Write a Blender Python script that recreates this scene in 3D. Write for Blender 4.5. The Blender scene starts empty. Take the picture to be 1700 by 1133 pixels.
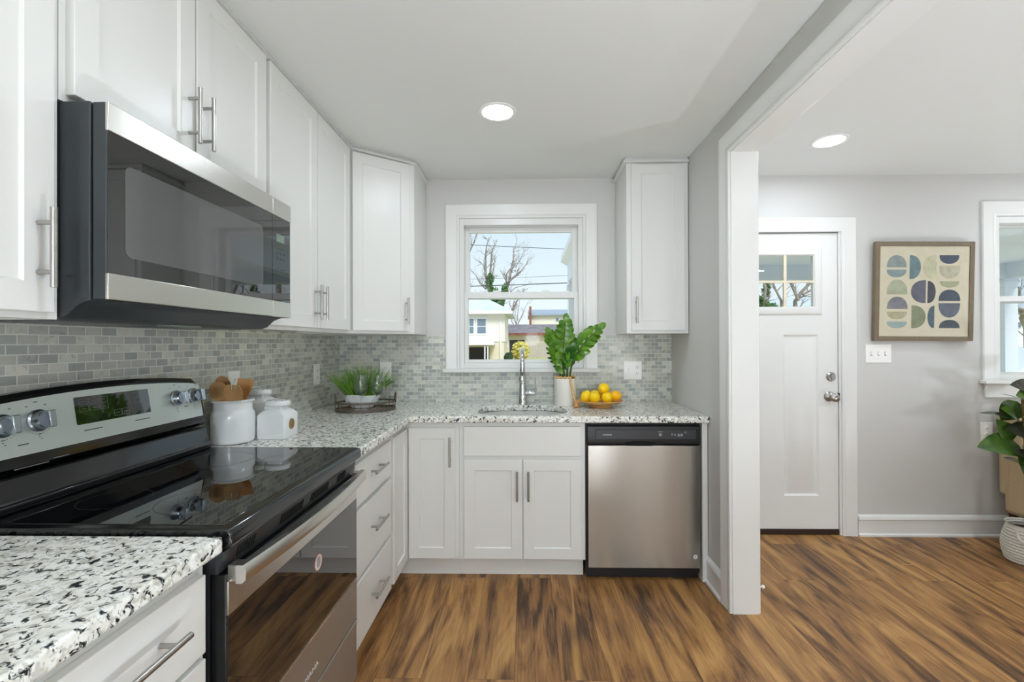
import bpy, bmesh, math, random
from mathutils import Vector, Matrix
R = random.Random(7)
PI = math.pi
SC = bpy.context.scene
COL = SC.collection

# ------------------------------------------------------------------ camera
F_PX, YAW, PITCH, ROLL, CX, CAM_H = 761.05, .0209, .0034, -.0032, 857.41, 1.3072
def make_camera():
    cd = bpy.data.cameras.new('camera'); cam = bpy.data.objects.new('camera', cd); COL.objects.link(cam)
    cd.sensor_width = 36.0; cd.sensor_fit = 'HORIZONTAL'
    cd.lens = 36.0 * F_PX / 1700.0
    cd.shift_x = -(CX - 850.0) / 1700.0
    cd.clip_start = .02; cd.clip_end = 300
    r = Vector((math.cos(YAW), math.sin(YAW), 0)); f = Vector((-math.sin(YAW), math.cos(YAW), 0)); z = Vector((0, 0, 1))
    fw = f * math.cos(PITCH) + z * math.sin(PITCH); up = z * math.cos(PITCH) - f * math.sin(PITCH)
    rt = r * math.cos(ROLL) + up * math.sin(ROLL); up2 = up * math.cos(ROLL) - r * math.sin(ROLL)
    m = Matrix((rt, up2, -fw)).transposed().to_4x4(); m.translation = Vector((0, 0, CAM_H))
    cam.matrix_world = m
    SC.camera = cam
make_camera()

# ------------------------------------------------------------------ world, sun, exposure
SC.view_settings.view_transform = 'Standard'; SC.view_settings.look = 'None'
SC.view_settings.gamma = 1.0; SC.view_settings.use_curve_mapping = False
SC.view_settings.exposure = 0.14
LAMP = 112.0          # radiance of the recessed lenses
w = bpy.data.worlds.new('sky'); SC.world = w; w.use_nodes = True
nt = w.node_tree; nt.nodes.clear()
wo = nt.nodes.new('ShaderNodeOutputWorld'); bg = nt.nodes.new('ShaderNodeBackground')
tc = nt.nodes.new('ShaderNodeTexCoord'); sx = nt.nodes.new('ShaderNodeSeparateXYZ'); rp = nt.nodes.new('ShaderNodeValToRGB')
nt.links.new(tc.outputs['Generated'], sx.inputs[0]); nt.links.new(sx.outputs['Z'], rp.inputs[0])
nt.links.new(rp.outputs[0], bg.inputs[0]); nt.links.new(bg.outputs[0], wo.inputs[0])
e = rp.color_ramp.elements
e[0].position = .04; e[0].color = (.86, .91, .96, 1); e[1].position = .27; e[1].color = (.66, .79, .90, 1)
bg.inputs[1].default_value = 1.04
sd = bpy.data.lights.new('sun', 'SUN'); sd.energy = 2.3; sd.angle = .35; sd.color = (1, .97, .93)
so = bpy.data.objects.new('sun', sd); COL.objects.link(so); so.rotation_euler = (math.radians(48), 0, math.radians(20))
SC.cycles.max_bounces = 10; SC.cycles.diffuse_bounces = 6; SC.cycles.glossy_bounces = 5
SC.cycles.transmission_bounces = 8; SC.cycles.transparent_max_bounces = 16
SC.cycles.sample_clamp_indirect = 6.0; SC.cycles.blur_glossy = .5
SC.cycles.caustics_reflective = False; SC.cycles.caustics_refractive = False
SC.cycles.use_denoising = True

FILL_UP = 215.0; FILL_GLOBE = 190.0; FILL_XY = ((.70, .40), (.45, -.6), (4.75, 1.9), (2.95, 1.3), (4.4, .2))  # strengths of the added fill lights, and where the uplights stand

# ------------------------------------------------------------------ materials
def lin(c):
    return tuple(((v / 255.) / 12.92 if v / 255. <= .04045 else ((v / 255. + .055) / 1.055) ** 2.4) for v in c) + (1,)
def pset(p, k, v):
    if k in p.inputs: p.inputs[k].default_value = v
def mat(name, col, rough=.5, metal=0., ior=1.45, coat=0., emis=None, es=0., trans=0., spec=None):
    m = bpy.data.materials.new(name); m.use_nodes = True; p = m.node_tree.nodes['Principled BSDF']
    p.inputs['Base Color'].default_value = lin(col); p.inputs['Roughness'].default_value = rough
    p.inputs['Metallic'].default_value = metal; pset(p, 'IOR', ior); pset(p, 'Coat Weight', coat); pset(p, 'Coat Roughness', .08)
    if spec is not None: pset(p, 'Specular IOR Level', spec)
    if emis: pset(p, 'Emission Color', lin(emis)); pset(p, 'Emission Strength', es)
    if trans: pset(p, 'Transmission Weight', trans)
    return m
class N:
    """small node-graph helper on one material"""
    def __init__(s, m): s.m = m; s.t = m.node_tree; s.p = s.t.nodes['Principled BSDF']
    def n(s, typ, **kw):
        q = s.t.nodes.new(typ)
        for k, v in kw.items(): setattr(q, k, v)
        return q
    def l(s, a, b): s.t.links.new(a, b)
    def pos(s):
        g = s.n('ShaderNodeNewGeometry'); return g.outputs['Position']
    def sep(s, v):
        q = s.n('ShaderNodeSeparateXYZ'); s.l(v, q.inputs[0]); return q.outputs
    def comb(s, *a):
        q = s.n('ShaderNodeCombineXYZ')
        for i, v in enumerate(a):
            if v is None: continue
            if isinstance(v, (int, float)): q.inputs[i].default_value = v
            else: s.l(v, q.inputs[i])
        return q.outputs[0]
    def math(s, op, a, b=0., c=0.):
        q = s.n('ShaderNodeMath', operation=op)
        for i, v in enumerate((a, b, c)):
            if isinstance(v, (int, float)): q.inputs[i].default_value = v
            else: s.l(v, q.inputs[i])
        return q.outputs[0]
    def noise(s, v, scale, detail=3., rough=.55, dist=0., dim='3D', w=None):
        q = s.n('ShaderNodeTexNoise', noise_dimensions=dim)
        s.l(v, q.inputs['Vector']); q.inputs['Scale'].default_value = scale; q.inputs['Detail'].default_value = detail
        q.inputs['Roughness'].default_value = rough; q.inputs['Distortion'].default_value = dist
        if w is not None: s.l(w, q.inputs['W'])
        return q.outputs[0]
    def ramp(s, f, stops, interp='LINEAR'):
        q = s.n('ShaderNodeValToRGB'); s.l(f, q.inputs[0]); r = q.color_ramp; r.interpolation = interp
        while len(r.elements) < len(stops): r.elements.new(.5)
        for el, (p, c) in zip(r.elements, stops):
            el.position = p; el.color = lin(c) if isinstance(c, tuple) else (c, c, c, 1)
        return q.outputs[0]
    def mix(s, f, a, b, mode='MIX'):
        q = s.n('ShaderNodeMix', data_type='RGBA', blend_type=mode)
        for i, v in ((0, f), (6, a), (7, b)):
            if isinstance(v, (int, float)): q.inputs[i].default_value = v
            elif isinstance(v, tuple): q.inputs[i].default_value = lin(v)
            else: s.l(v, q.inputs[i])
        return q.outputs[2]
    def bump(s, h, strength=.2, dist=.002):
        q = s.n('ShaderNodeBump'); q.inputs['Strength'].default_value = strength; q.inputs['Distance'].default_value = dist
        s.l(h, q.inputs['Height']); s.l(q.outputs[0], s.p.inputs['Normal'])
    def col(s, c): s.l(c, s.p.inputs['Base Color'])

def tile_mat(name, axis):
    m = mat(name, (170, 175, 170), .32); g = N(m); P = g.sep(g.pos())
    v = g.comb(P[axis], P[2], 0)
    b = g.n('ShaderNodeTexBrick', offset=.5, offset_frequency=2); g.l(v, b.inputs['Vector'])
    b.inputs['Color1'].default_value = (0, 0, 0, 1); b.inputs['Color2'].default_value = (1, 1, 1, 1)
    b.inputs['Scale'].default_value = 1; b.inputs['Mortar Size'].default_value = .0016; b.inputs['Mortar Smooth'].default_value = .2
    b.inputs['Brick Width'].default_value = .0514; b.inputs['Row Height'].default_value = .0256; b.inputs['Bias'].default_value = 0
    r = g.sep(b.outputs['Color'])[0]
    base = g.ramp(r, [(0, (132, 138, 134)), (.32, (163, 167, 159)), (.62, (186, 187, 175)), (1, (214, 213, 200))])
    off = g.comb(g.math('MULTIPLY', r, 37.), 0, g.math('MULTIPLY', r, 91.))
    q = g.n('ShaderNodeVectorMath', operation='ADD'); g.l(g.pos(), q.inputs[0]); g.l(off, q.inputs[1])
    n1 = g.noise(q.outputs[0], 26., 4., .6, 1.2)
    veins = g.ramp(n1, [(.30, (122, 127, 126)), (.42, (215, 216, 212)), (.62, (225, 226, 222)), (.72, (250, 250, 245))])
    c = g.mix(.75, base, veins, 'MULTIPLY')
    c2 = g.mix(.0, c, (255, 255, 255))
    br = g.n('ShaderNodeBrightContrast'); g.l(c2, br.inputs[0]); br.inputs[1].default_value = .16
    c3 = g.mix(b.outputs['Fac'], br.outputs[0], (224, 226, 216))
    g.col(c3)
    inv = g.math('SUBTRACT', 1., b.outputs['Fac']); g.bump(inv, .5, .0012)
    return m

def granite_mat():
    m = mat('speckled_granite', (200, 200, 190), .13, ior=1.5); g = N(m); v = g.pos()
    n2 = g.noise(v, 30., 3., .6)
    base = g.ramp(n2, [(.30, (214, 213, 203)), (.48, (236, 236, 228)), (.66, (246, 247, 243))])
    n3 = g.noise(v, 75., 2., .5, .6)
    c = g.mix(g.ramp(n3, [(.52, 0.), (.60, .7)]), base, (186, 185, 175))
    n4 = g.noise(v, 55., 2., .5, .3)
    c = g.mix(g.ramp(n4, [(.63, 0.), (.69, .55)]), c, (178, 166, 146))
    n1 = g.noise(v, 62., 3.5, .62, .8)
    c = g.mix(g.ramp(n1, [(.385, 1.), (.42, .6), (.455, 0.)]), c, (34, 40, 46))
    g.col(c); return m

def floor_mat():
    m = mat('wood_plank_floor', (130, 90, 55), .42); g = N(m); P = g.sep(g.pos())
    b = g.n('ShaderNodeTexBrick', offset=.37, offset_frequency=2)
    g.l(g.comb(g.math('ADD', P[1], .66), g.math('ADD', P[0], .05), 0), b.inputs['Vector'])
    b.inputs['Color1'].default_value = (0, 0, 0, 1); b.inputs['Color2'].default_value = (1, 1, 1, 1)
    b.inputs['Scale'].default_value = 1; b.inputs['Mortar Size'].default_value = .0007; b.inputs['Mortar Smooth'].default_value = 0
    b.inputs['Brick Width'].default_value = 1.22; b.inputs['Row Height'].default_value = .182
    r = g.sep(b.outputs['Color'])[0]
    ro = g.math('MULTIPLY', r, 43.)
    v1 = g.comb(g.math('MULTIPLY', P[0], 8.5), g.math('MULTIPLY', P[1], 1.2), ro)
    n1 = g.noise(v1, 1., 5., .56, 1.6)
    v2 = g.comb(g.math('MULTIPLY', P[0], 120.), g.math('MULTIPLY', P[1], 6.), ro)
    n2 = g.noise(v2, 1., 4., .6, .4)
    f = g.math('ADD', g.math('MULTIPLY', n1, .86), g.math('ADD', g.math('MULTIPLY', n2, .30), g.math('MULTIPLY', g.math('SUBTRACT', r, .5), .07)))
    c = g.ramp(f, [(.41, (68, 46, 31)), (.48, (104, 72, 44)), (.55, (136, 96, 56)), (.63, (160, 116, 68)), (.74, (184, 140, 84))])
    v3 = g.comb(g.math('MULTIPLY', P[0], 3.1), g.math('MULTIPLY', P[1], .22), ro)
    n3 = g.noise(v3, 1., 2., .5, .9)
    band = g.ramp(n3, [(.60, 0.), (.625, .75), (.64, .75), (.66, 0.)])
    c = g.mix(band, c, (188, 142, 82))
    v4 = g.comb(g.math('MULTIPLY', P[0], 5.), g.math('MULTIPLY', P[1], 1.7), ro)
    vo = g.n('ShaderNodeTexVoronoi'); g.l(v4, vo.inputs['Vector']); vo.inputs['Scale'].default_value = 1
    knot = g.ramp(vo.outputs['Distance'], [(.03, .85), (.20, 0.)])
    c = g.mix(knot, c, (58, 38, 27))
    c = g.mix(b.outputs['Fac'], c, (60, 40, 28))
    g.col(c)
    g.l(g.ramp(n2, [(.3, .50), (.7, .38)]), g.p.inputs['Roughness'])
    g.bump(n2, .12, .001)
    return m

def steel_mat(name, col, rough, axis, amp=.25, wave=0., aniso=.9):
    m = mat(name, col, rough, 1.); g = N(m); P = g.sep(g.pos())
    sc = [3., 3., 3.]; sc[axis] = 700.
    v = g.comb(*[g.math('MULTIPLY', P[i], sc[i]) for i in range(3)])
    n = g.noise(v, 1., 2., .5)
    if wave:                                        # slight oil-canning of the thin sheet
        wv = g.noise(g.comb(g.math('MULTIPLY', P[0], 7.), g.math('MULTIPLY', P[1], 7.), g.math('MULTIPLY', P[2], .5)), 1., 1., .4)
        n = g.math('ADD', g.math('MULTIPLY', n, .06), g.math('MULTIPLY', wv, wave)); amp = 1.0
    g.bump(n, amp, .00015 if not wave else .0025)
    g.l(g.comb(0, 0, 1.), g.p.inputs['Tangent']); pset(g.p, 'Anisotropic', aniso)      # horizontal brushing smears reflections vertically
    return m

def glass_mat(name, tint=(255, 255, 255), base=.04, k=.9):
    m = bpy.data.materials.new(name); m.use_nodes = True; t = m.node_tree; t.nodes.clear()
    o = t.nodes.new('ShaderNodeOutputMaterial'); mx = t.nodes.new('ShaderNodeMixShader')
    tr = t.nodes.new('ShaderNodeBsdfTransparent'); gl = t.nodes.new('ShaderNodeBsdfGlossy'); fr = t.nodes.new('ShaderNodeFresnel')
    tr.inputs[0].default_value = lin(tint); gl.inputs['Roughness'].default_value = .01; fr.inputs[0].default_value = 1.45
    ge = t.nodes.new('ShaderNodeNewGeometry'); ma = t.nodes.new('ShaderNodeMath'); ma.operation = 'MULTIPLY_ADD'
    ma.inputs[1].default_value = 1 / 1.45 - 1.45; ma.inputs[2].default_value = 1.45      # same reflectance on both faces of a pane
    t.links.new(ge.outputs['Backfacing'], ma.inputs[0]); t.links.new(ma.outputs[0], fr.inputs[0])
    mu = t.nodes.new('ShaderNodeMath'); mu.operation = 'MULTIPLY'; mu.inputs[1].default_value = k; mu.use_clamp = True
    t.links.new(fr.outputs[0], mu.inputs[0]); t.links.new(mu.outputs[0], mx.inputs[0])
    t.links.new(tr.outputs[0], mx.inputs[1]); t.links.new(gl.outputs[0], mx.inputs[2]); t.links.new(mx.outputs[0], o.inputs[0])
    return m

def noisy(name, c1, c2, scale, rough=.6, stretch=(1, 1, 1), bump=0., **kw):
    m = mat(name, c1, rough, **kw); g = N(m)
    tcn = g.n('ShaderNodeTexCoord'); mp = g.n('ShaderNodeMapping'); g.l(tcn.outputs['Object'], mp.inputs[0]); mp.inputs['Scale'].default_value = stretch
    n = g.noise(mp.outputs[0], scale, 4., .6, .3)
    g.col(g.ramp(n, [(.35, c1), (.65, c2)]))
    if bump: g.bump(n, bump, .003)
    return m

def siding_mat(name, c, pitch=.11, dark=.82):
    m = mat(name, c, .7); g = N(m); P = g.sep(g.pos())
    f = g.math('FRACT', g.math('DIVIDE', P[2], pitch))
    d = tuple(int(x * dark) for x in c)
    g.col(g.ramp(f, [(0., d), (.10, c), (.95, c), (1., d)])); return m

M = dict(
    wall=mat('pale_grey_wall_paint', (206, 205, 202), .75), ceil=mat('white_ceiling_paint', (226, 227, 224), .85),
    trim=mat('white_gloss_trim', (227, 227, 224), .30), cab=mat('white_cabinet_paint', (224, 224, 220), .33),
    inner=mat('cabinet_underside', (222, 214, 190), .55),
    nickel=mat('brushed_nickel', (178, 175, 170), .28, 1.), chrome=mat('polished_chrome', (225, 226, 228), .06, 1.),
    steel_h=steel_mat('brushed_steel', (216, 213, 207), .30, 2, .1, 0., .35), steel_f=steel_mat('brushed_steel_front', (176, 170, 161), .27, 2, .1, .7),
    steel_l=mat('satin_steel_lower', (176, 172, 168), .42, .8), steel_p=mat('pale_steel_panel', (206, 214, 210), .36, .6), knobm=mat('knob_metal', (172, 180, 188), .2, 1.),
    black=mat('black_enamel', (14, 15, 17), .12, ior=1.6), charcoal=mat('charcoal_metal', (50, 54, 56), .38, .0),
    blackp=mat('black_plastic', (26, 26, 27), .35), void=mat('dark_void', (6, 6, 7), .9),
    bglass=mat('black_glass', (9, 9, 11), .015, ior=2.0), mwglass=mat('dark_window_screen', (80, 80, 80), .03, ior=1.8),
    ovenglass=mat('dark_oven_glass', (24, 22, 20), .015, ior=2.1),
    tile_l=tile_mat('marble_mosaic_left', 1), tile_b=tile_mat('marble_mosaic_far', 0), granite=granite_mat(), floor=floor_mat(),
    glass=glass_mat('window_glass', (250, 253, 253)), glass_ar=glass_mat('coated_window_glass', (250, 253, 253), k=.04), wine=glass_mat('clear_wine_glass', (247, 250, 249), k=2.3),
    ceramic=mat('white_ceramic', (226, 228, 228), .16, coat=.3), cream=mat('cream_ceramic', (226, 222, 208), .2, coat=.3),
    pot=mat('matte_white_pot', (228, 225, 216), .5), wood=noisy('utensil_wood', (172, 130, 80), (190, 150, 100), 30., .5, (1, 1, .15)),
    wood_d=noisy('dark_utensil_wood', (138, 96, 50), (156, 112, 62), 30., .5, (1, 1, .15)),
    paddle=noisy('orange_wood', (180, 128, 70), (196, 146, 86), 30., .45, (1, 1, .15)),
    bead=noisy('natural_wood_bead', (205, 160, 104), (222, 182, 128), 60., .5), jute=noisy('jute_tassel', (176, 124, 66), (204, 154, 92), 200., .9, (1, 1, .1), .5),
    dish=noisy('bamboo_dish', (196, 146, 84), (214, 168, 104), 40., .4), brass=mat('brown_tag', (150, 124, 78), .45, .4),
    tray=noisy('dark_tray_metal', (70, 62, 54), (98, 88, 76), 60., .5), trayf=noisy('tray_board', (92, 78, 62), (112, 96, 76), 40., .55),
    lemon=noisy('lemon_skin', (250, 205, 8), (254, 216, 24), 160., .38, bump=.25), lemon2=noisy('orange_lemon_skin', (250, 178, 16), (252, 196, 24), 160., .38, bump=.25),
    zz=noisy('glossy_green_leaf', (40, 90, 16), (104, 148, 30), 22., .28), zz_d=noisy('dark_green_leaf', (26, 74, 24), (50, 104, 30), 30., .28),
    stem=mat('green_stem', (66, 92, 40), .5), soil=mat('soil', (50, 38, 28), .9),
    grass=noisy('planter_grass', (60, 118, 26), (128, 168, 46), 14., .5), ficus=noisy('ficus_leaf', (44, 74, 26), (76, 104, 36), 12., .28),
    ficus_d=noisy('dark_ficus_leaf', (40, 44, 34), (66, 66, 50), 12., .22), bark=noisy('plant_bark', (96, 76, 44), (122, 100, 62), 30., .8),
    basket=noisy('white_rope_weave', (196, 192, 182), (222, 219, 210), 90., .85, (1, 1, 3), .6), fabric=noisy('beige_upholstery', (188, 166, 130), (200, 178, 142), 140., .85, bump=.2),
    legwood=mat('dark_red_wood', (70, 34, 24), .4), plate=mat('white_plate', (248, 247, 243), .35), slot=mat('slot_shadow', (40, 40, 40), .6),
    fr=noisy('taupe_frame_wood', (112, 98, 78), (126, 112, 90), 30., .45, (6, 6, 1)), paper=noisy('cream_paper', (230, 208, 180), (235, 216, 190), 20., .7),
    globe=mat('fill_sphere', (255, 255, 255), .5, emis=(233, 244, 254), es=FILL_GLOBE),
    upfill=mat('fill_uplight_glow', (255, 255, 255), .5, emis=(233, 244, 254), es=FILL_UP),
    lens=mat('lamp_lens', (255, 255, 255), .5, emis=(233, 244, 254), es=LAMP), ring=mat('lamp_ring', (240, 240, 238), .4),
    faint=mat('faint_ring_print', (46, 46, 48), .4), white=mat('printed_white', (235, 235, 235), .5), grey=mat('printed_grey', (130, 132, 132), .5), ink=mat('printed_dark', (60, 66, 68), .5),
    pink=mat('sticker_border', (232, 176, 156), .5), stick=mat('sticker_paper', (238, 230, 222), .5), inkb=mat('sticker_ink', (96, 92, 122), .5),
    screen=mat('display_panel', (14, 16, 14), .03, ior=1.9), lcd=mat('small_lcd', (118, 132, 118), .3),
    bronze=mat('dark_sweep', (48, 36, 28), .4), muntin=mat('cream_muntin', (226, 214, 190), .4),
    brick=noisy('chimney_brick', (132, 84, 72), (156, 106, 92), 3., .9), shing=noisy('grey_shingle', (148, 160, 178), (172, 182, 198), 3., .9),
    shing2=noisy('brown_grey_shingle', (118, 108, 112), (150, 142, 148), 2., .9), shing3=noisy('pale_shingle', (196, 206, 218), (212, 220, 230), 2., .9),
    sid=siding_mat('cream_siding', (240, 234, 226)), sid2=siding_mat('yellow_siding', (238, 228, 206)), sidw=siding_mat('white_siding', (240, 242, 246)),
    outw=mat('outdoor_white_paint', (246, 246, 248), .5), outb=mat('pale_blue_paint', (230, 236, 242), .5), sash=mat('far_window_pane', (120, 134, 150), .15),
    treebark=noisy('tree_bark', (132, 122, 114), (164, 154, 146), 6., .9), ivy=noisy('ivy_leaf', (62, 110, 52), (96, 140, 74), 3., .7),
    bushy=noisy('yellow_bush_leaf', (206, 194, 96), (224, 212, 130), 3., .7), bushd=noisy('dark_bush_leaf', (52, 78, 52), (80, 104, 70), 3., .7),
    fence=noisy('weathered_fence', (176, 168, 160), (198, 190, 182), 6., .9, (8, 1, .4)), lawn=noisy('pale_lawn', (172, 168, 116), (204, 196, 150), 2., .95),
    wire=mat('utility_wire', (60, 64, 70), .6), cone=mat('orange_cone', (240, 104, 40), .5), carp=mat('white_car_paint', (226, 232, 242), .2, coat=.5),
    carg=mat('car_window', (70, 96, 130), .05, ior=1.6), tyre=mat('tyre', (30, 30, 32), .7), road=mat('asphalt', (150, 150, 152), .9),
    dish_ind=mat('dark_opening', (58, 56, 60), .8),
)

# ------------------------------------------------------------------ mesh helpers
def B(): return bmesh.new()
def V(bm, p, Mx=None):
    p = Vector(p); return bm.verts.new(Mx @ p if Mx is not None else p)
def quad(bm, *vs):
    try: return bm.faces.new(vs)
    except ValueError: return None
def box(bm, x0, x1, y0, y1, z0, z1, Mx=None):
    v = [V(bm, (x, y, z), Mx) for x in (x0, x1) for y in (y0, y1) for z in (z0, z1)]
    for f in ((0, 1, 3, 2), (4, 6, 7, 5), (0, 4, 5, 1), (2, 3, 7, 6), (0, 2, 6, 4), (1, 5, 7, 3)): quad(bm, *[v[i] for i in f])
def prism(bm, poly, h0, h1, fn, cap=True):
    """poly: 2-D points; fn(a, b, h) -> 3-D"""
    a = [bm.verts.new(Vector(fn(p[0], p[1], h0))) for p in poly]; b = [bm.verts.new(Vector(fn(p[0], p[1], h1))) for p in poly]
    n = len(poly)
    for i in range(n): quad(bm, a[i], a[(i + 1) % n], b[(i + 1) % n], b[i])
    if cap: bm.faces.new(a[::-1]); bm.faces.new(b)
def frames(pts):
    pts = [Vector(p) for p in pts]; T = []
    for i in range(len(pts)):
        a = pts[max(0, i - 1)]; b = pts[min(len(pts) - 1, i + 1)]; t = (b - a)
        T.append(t.normalized() if t.length > 1e-9 else Vector((0, 0, 1)))
    n = T[0].orthogonal().normalized(); out = []
    for i, t in enumerate(T):
        n = (n - t * n.dot(t)); n = n.normalized() if n.length > 1e-6 else t.orthogonal().normalized()
        out.append((pts[i], n, t.cross(n)))
    return out
def tube(bm, pts, r, seg=10, caps=True, closed=False):
    fr = frames(pts); rs = r if isinstance(r, (list, tuple)) else [r] * len(fr); rings = []
    for (p, a, b), q in zip(fr, rs):
        rings.append([bm.verts.new(p + (a * math.cos(2 * PI * k / seg) + b * math.sin(2 * PI * k / seg)) * q) for k in range(seg)])
    for i in range(len(rings) - 1):
        for k in range(seg): quad(bm, rings[i][k], rings[i][(k + 1) % seg], rings[i + 1][(k + 1) % seg], rings[i + 1][k])
    if closed:
        for k in range(seg): quad(bm, rings[-1][k], rings[-1][(k + 1) % seg], rings[0][(k + 1) % seg], rings[0][k])
    elif caps:
        bm.faces.new(rings[0][::-1]); bm.faces.new(rings[-1])
def cyl(bm, p0, p1, r0, r1=None, seg=20): tube(bm, [p0, p1], [r0, r0 if r1 is None else r1], seg)
def lathe(bm, prof, seg=32, Mx=None, sx=1., sy=1., close=False):
    rings = []
    for r, z in prof:
        if r < 1e-6: rings.append([V(bm, (0, 0, z), Mx)])
        else: rings.append([V(bm, (r * sx * math.cos(2 * PI * k / seg), r * sy * math.sin(2 * PI * k / seg), z), Mx) for k in range(seg)])
    prs = list(zip(rings, rings[1:])) + ([(rings[-1], rings[0])] if close else [])
    for a, b in prs:
        for k in range(seg):
            k2 = (k + 1) % seg
            if len(a) == 1 and len(b) == 1: continue
            if len(a) == 1: quad(bm, a[0], b[k], b[k2])
            elif len(b) == 1: quad(bm, a[k], a[k2], b[0])
            else: quad(bm, a[k], a[k2], b[k2], b[k])
def sweep(bm, path, prof, nrm, closed=False, flip=1):
    """sweep profile (d outwards, t along nrm) along a planar mitred path"""
    nrm = Vector(nrm).normalized(); P = [Vector(p) for p in path]; n = len(P); rings = []
    for i in range(n):
        if closed: a, b = P[i - 1], P[(i + 1) % n]
        else: a, b = (P[i - 1] if i else None), (P[i + 1] if i < n - 1 else None)
        ds = []
        if a is not None: ds.append((P[i] - a).normalized())
        if b is not None: ds.append((b - P[i]).normalized())
        outs = [d.cross(nrm) * flip for d in ds]
        m = sum(outs, Vector()); m.normalize(); m /= max(.2, m.dot(outs[0]))
        rings.append([bm.verts.new(P[i] + m * d + nrm * t) for d, t in prof])
    k = len(prof)
    for i in range(n if closed else n - 1):
        A, Bq = rings[i], rings[(i + 1) % n]
        for j in range(k): quad(bm, A[j], A[(j + 1) % k], Bq[(j + 1) % k], Bq[j])
    if not closed: bm.faces.new(rings[0][::-1]); bm.faces.new(rings[-1])
def worldloc(o):
    l = Vector()
    while o is not None: l += o.location; o = o.parent
    return l
def tag(o, label=None, cat=None, group=None, kind=None):
    for k, v in (('label', label), ('category', cat), ('group', group), ('kind', kind)):
        if v: o[k] = v
    return o
def obj(name, bm, m, parent=None, bevel=0., angle=38, local=False, recalc=True, bseg=2, **tg):
    if recalc: bmesh.ops.recalc_face_normals(bm, faces=bm.faces)
    me = bpy.data.meshes.new(name)
    if parent is None and not local:
        xs = [v.co for v in bm.verts]
        c = Vector(((min(v.x for v in xs) + max(v.x for v in xs)) / 2, (min(v.y for v in xs) + max(v.y for v in xs)) / 2, min(v.z for v in xs)))
    elif local: c = Vector()
    else: c = worldloc(parent)
    if c.length: bmesh.ops.translate(bm, verts=bm.verts, vec=-c)
    bm.to_mesh(me); bm.free()
    me.polygons.foreach_set('use_smooth', [True] * len(me.polygons)); me.set_sharp_from_angle(angle=math.radians(angle))
    me.materials.append(M[m] if isinstance(m, str) else m)
    o = bpy.data.objects.new(name, me); COL.objects.link(o)
    if parent is not None: o.parent = parent
    elif not local: o.location = c
    if bevel:
        b = o.modifiers.new('edge', 'BEVEL'); b.width = bevel; b.segments = bseg; b.limit_method = 'ANGLE'; b.angle_limit = math.radians(40)
    return tag(o, **tg)
def thing(name, label, cat, loc=(0, 0, 0), rz=0., group=None):
    o = bpy.data.objects.new(name, None); COL.objects.link(o); o.location = loc; o.rotation_euler = (0, 0, rz); o.empty_display_size = .05
    return tag(o, label, cat, group)
def struct(name, bm, m, parent=None, **kw): return obj(name, bm, m, parent, kind=None if parent else 'structure', **kw)
def text_mesh(name, s, size, Mx, m, parent, ext=.0003, align='CENTER'):
    cu = bpy.data.curves.new(name, 'FONT'); cu.body = s; cu.size = size; cu.extrude = ext; cu.align_x = align; cu.align_y = 'CENTER'
    t = bpy.data.objects.new(name, cu); COL.objects.link(t); bpy.context.view_layer.update()
    me = bpy.data.meshes.new_from_object(t.evaluated_get(bpy.context.evaluated_depsgraph_get()))
    bpy.data.objects.remove(t); bpy.data.curves.remove(cu)
    me.transform(Matrix.Translation(-worldloc(parent)) @ Mx); me.materials.clear(); me.materials.append(M[m]); me.name = name
    o = bpy.data.objects.new(name, me); COL.objects.link(o); o.parent = parent; return o
def copy_tree(o, parent=None):
    c = o.copy(); COL.objects.link(c)
    if parent is not None: c.parent = parent
    for ch in list(o.children): copy_tree(ch, c)
    return c
def Tz(x, y, z, deg=0.): return Matrix.Translation((x, y, z)) @ Matrix.Rotation(math.radians(deg), 4, 'Z')
def rrect(w, h, r, n=6):
    out = []
    for cx, cy, a in ((w / 2 - r, h / 2 - r, 0), (-w / 2 + r, h / 2 - r, 90), (-w / 2 + r, -h / 2 + r, 180), (w / 2 - r, -h / 2 + r, 270)):
        for k in range(n + 1):
            t = math.radians(a + 90 * k / n); out.append((cx + r * math.cos(t), cy + r * math.sin(t)))
    return out

# ------------------------------------------------------------------ the room
XL, YB, XR, XR2, ZC = -1.291, 3.138, .989, 1.108, 2.43     # left wall, far wall, partition faces, ceiling
XE, YN = 5.2, -4.4                                           # far right wall, wall behind
DOOR = (1.19, 2.124, 2.049)
W1 = (-.455, .390, 1.131, 2.16); W2 = (3.147, 4.05, 1.045, 2.145)

bm = B(); box(bm, XL - .15, XE + .15, YN - .15, YB + .15, -.12, 0); struct('floor', bm, 'floor')
bm = B(); box(bm, XL - .15, XE + .15, YN - .15, YB + .15, ZC, ZC + .12); struct('ceiling', bm, 'ceil')
bm = B(); box(bm, XL - .15, XL, YN, YB, 0, ZC); struct('wall_left', bm, 'wall')
bm = B(); box(bm, XE, XE + .15, YN, YB, 0, ZC); struct('wall_right', bm, 'wall')
bm = B(); box(bm, XL - .15, XE + .15, YN - .15, YN, 0, ZC); struct('wall_rear', bm, 'wall')
bm = B(); y0, y1 = YB, YB + .15
for a in ((XL - .15, W1[0], 0, ZC), (W1[0], W1[1], 0, W1[2]), (W1[0], W1[1], W1[3], ZC), (W1[1], DOOR[0], 0, ZC), (DOOR[0], DOOR[1], DOOR[2], ZC),
          (DOOR[1], W2[0], 0, ZC), (W2[0], W2[1], 0, W2[2]), (W2[0], W2[1], W2[3], ZC), (W2[1], XE + .15, 0, ZC)):
    box(bm, a[0], a[1], y0, y1, a[2], a[3])
struct('wall_far', bm, 'wall')
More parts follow.
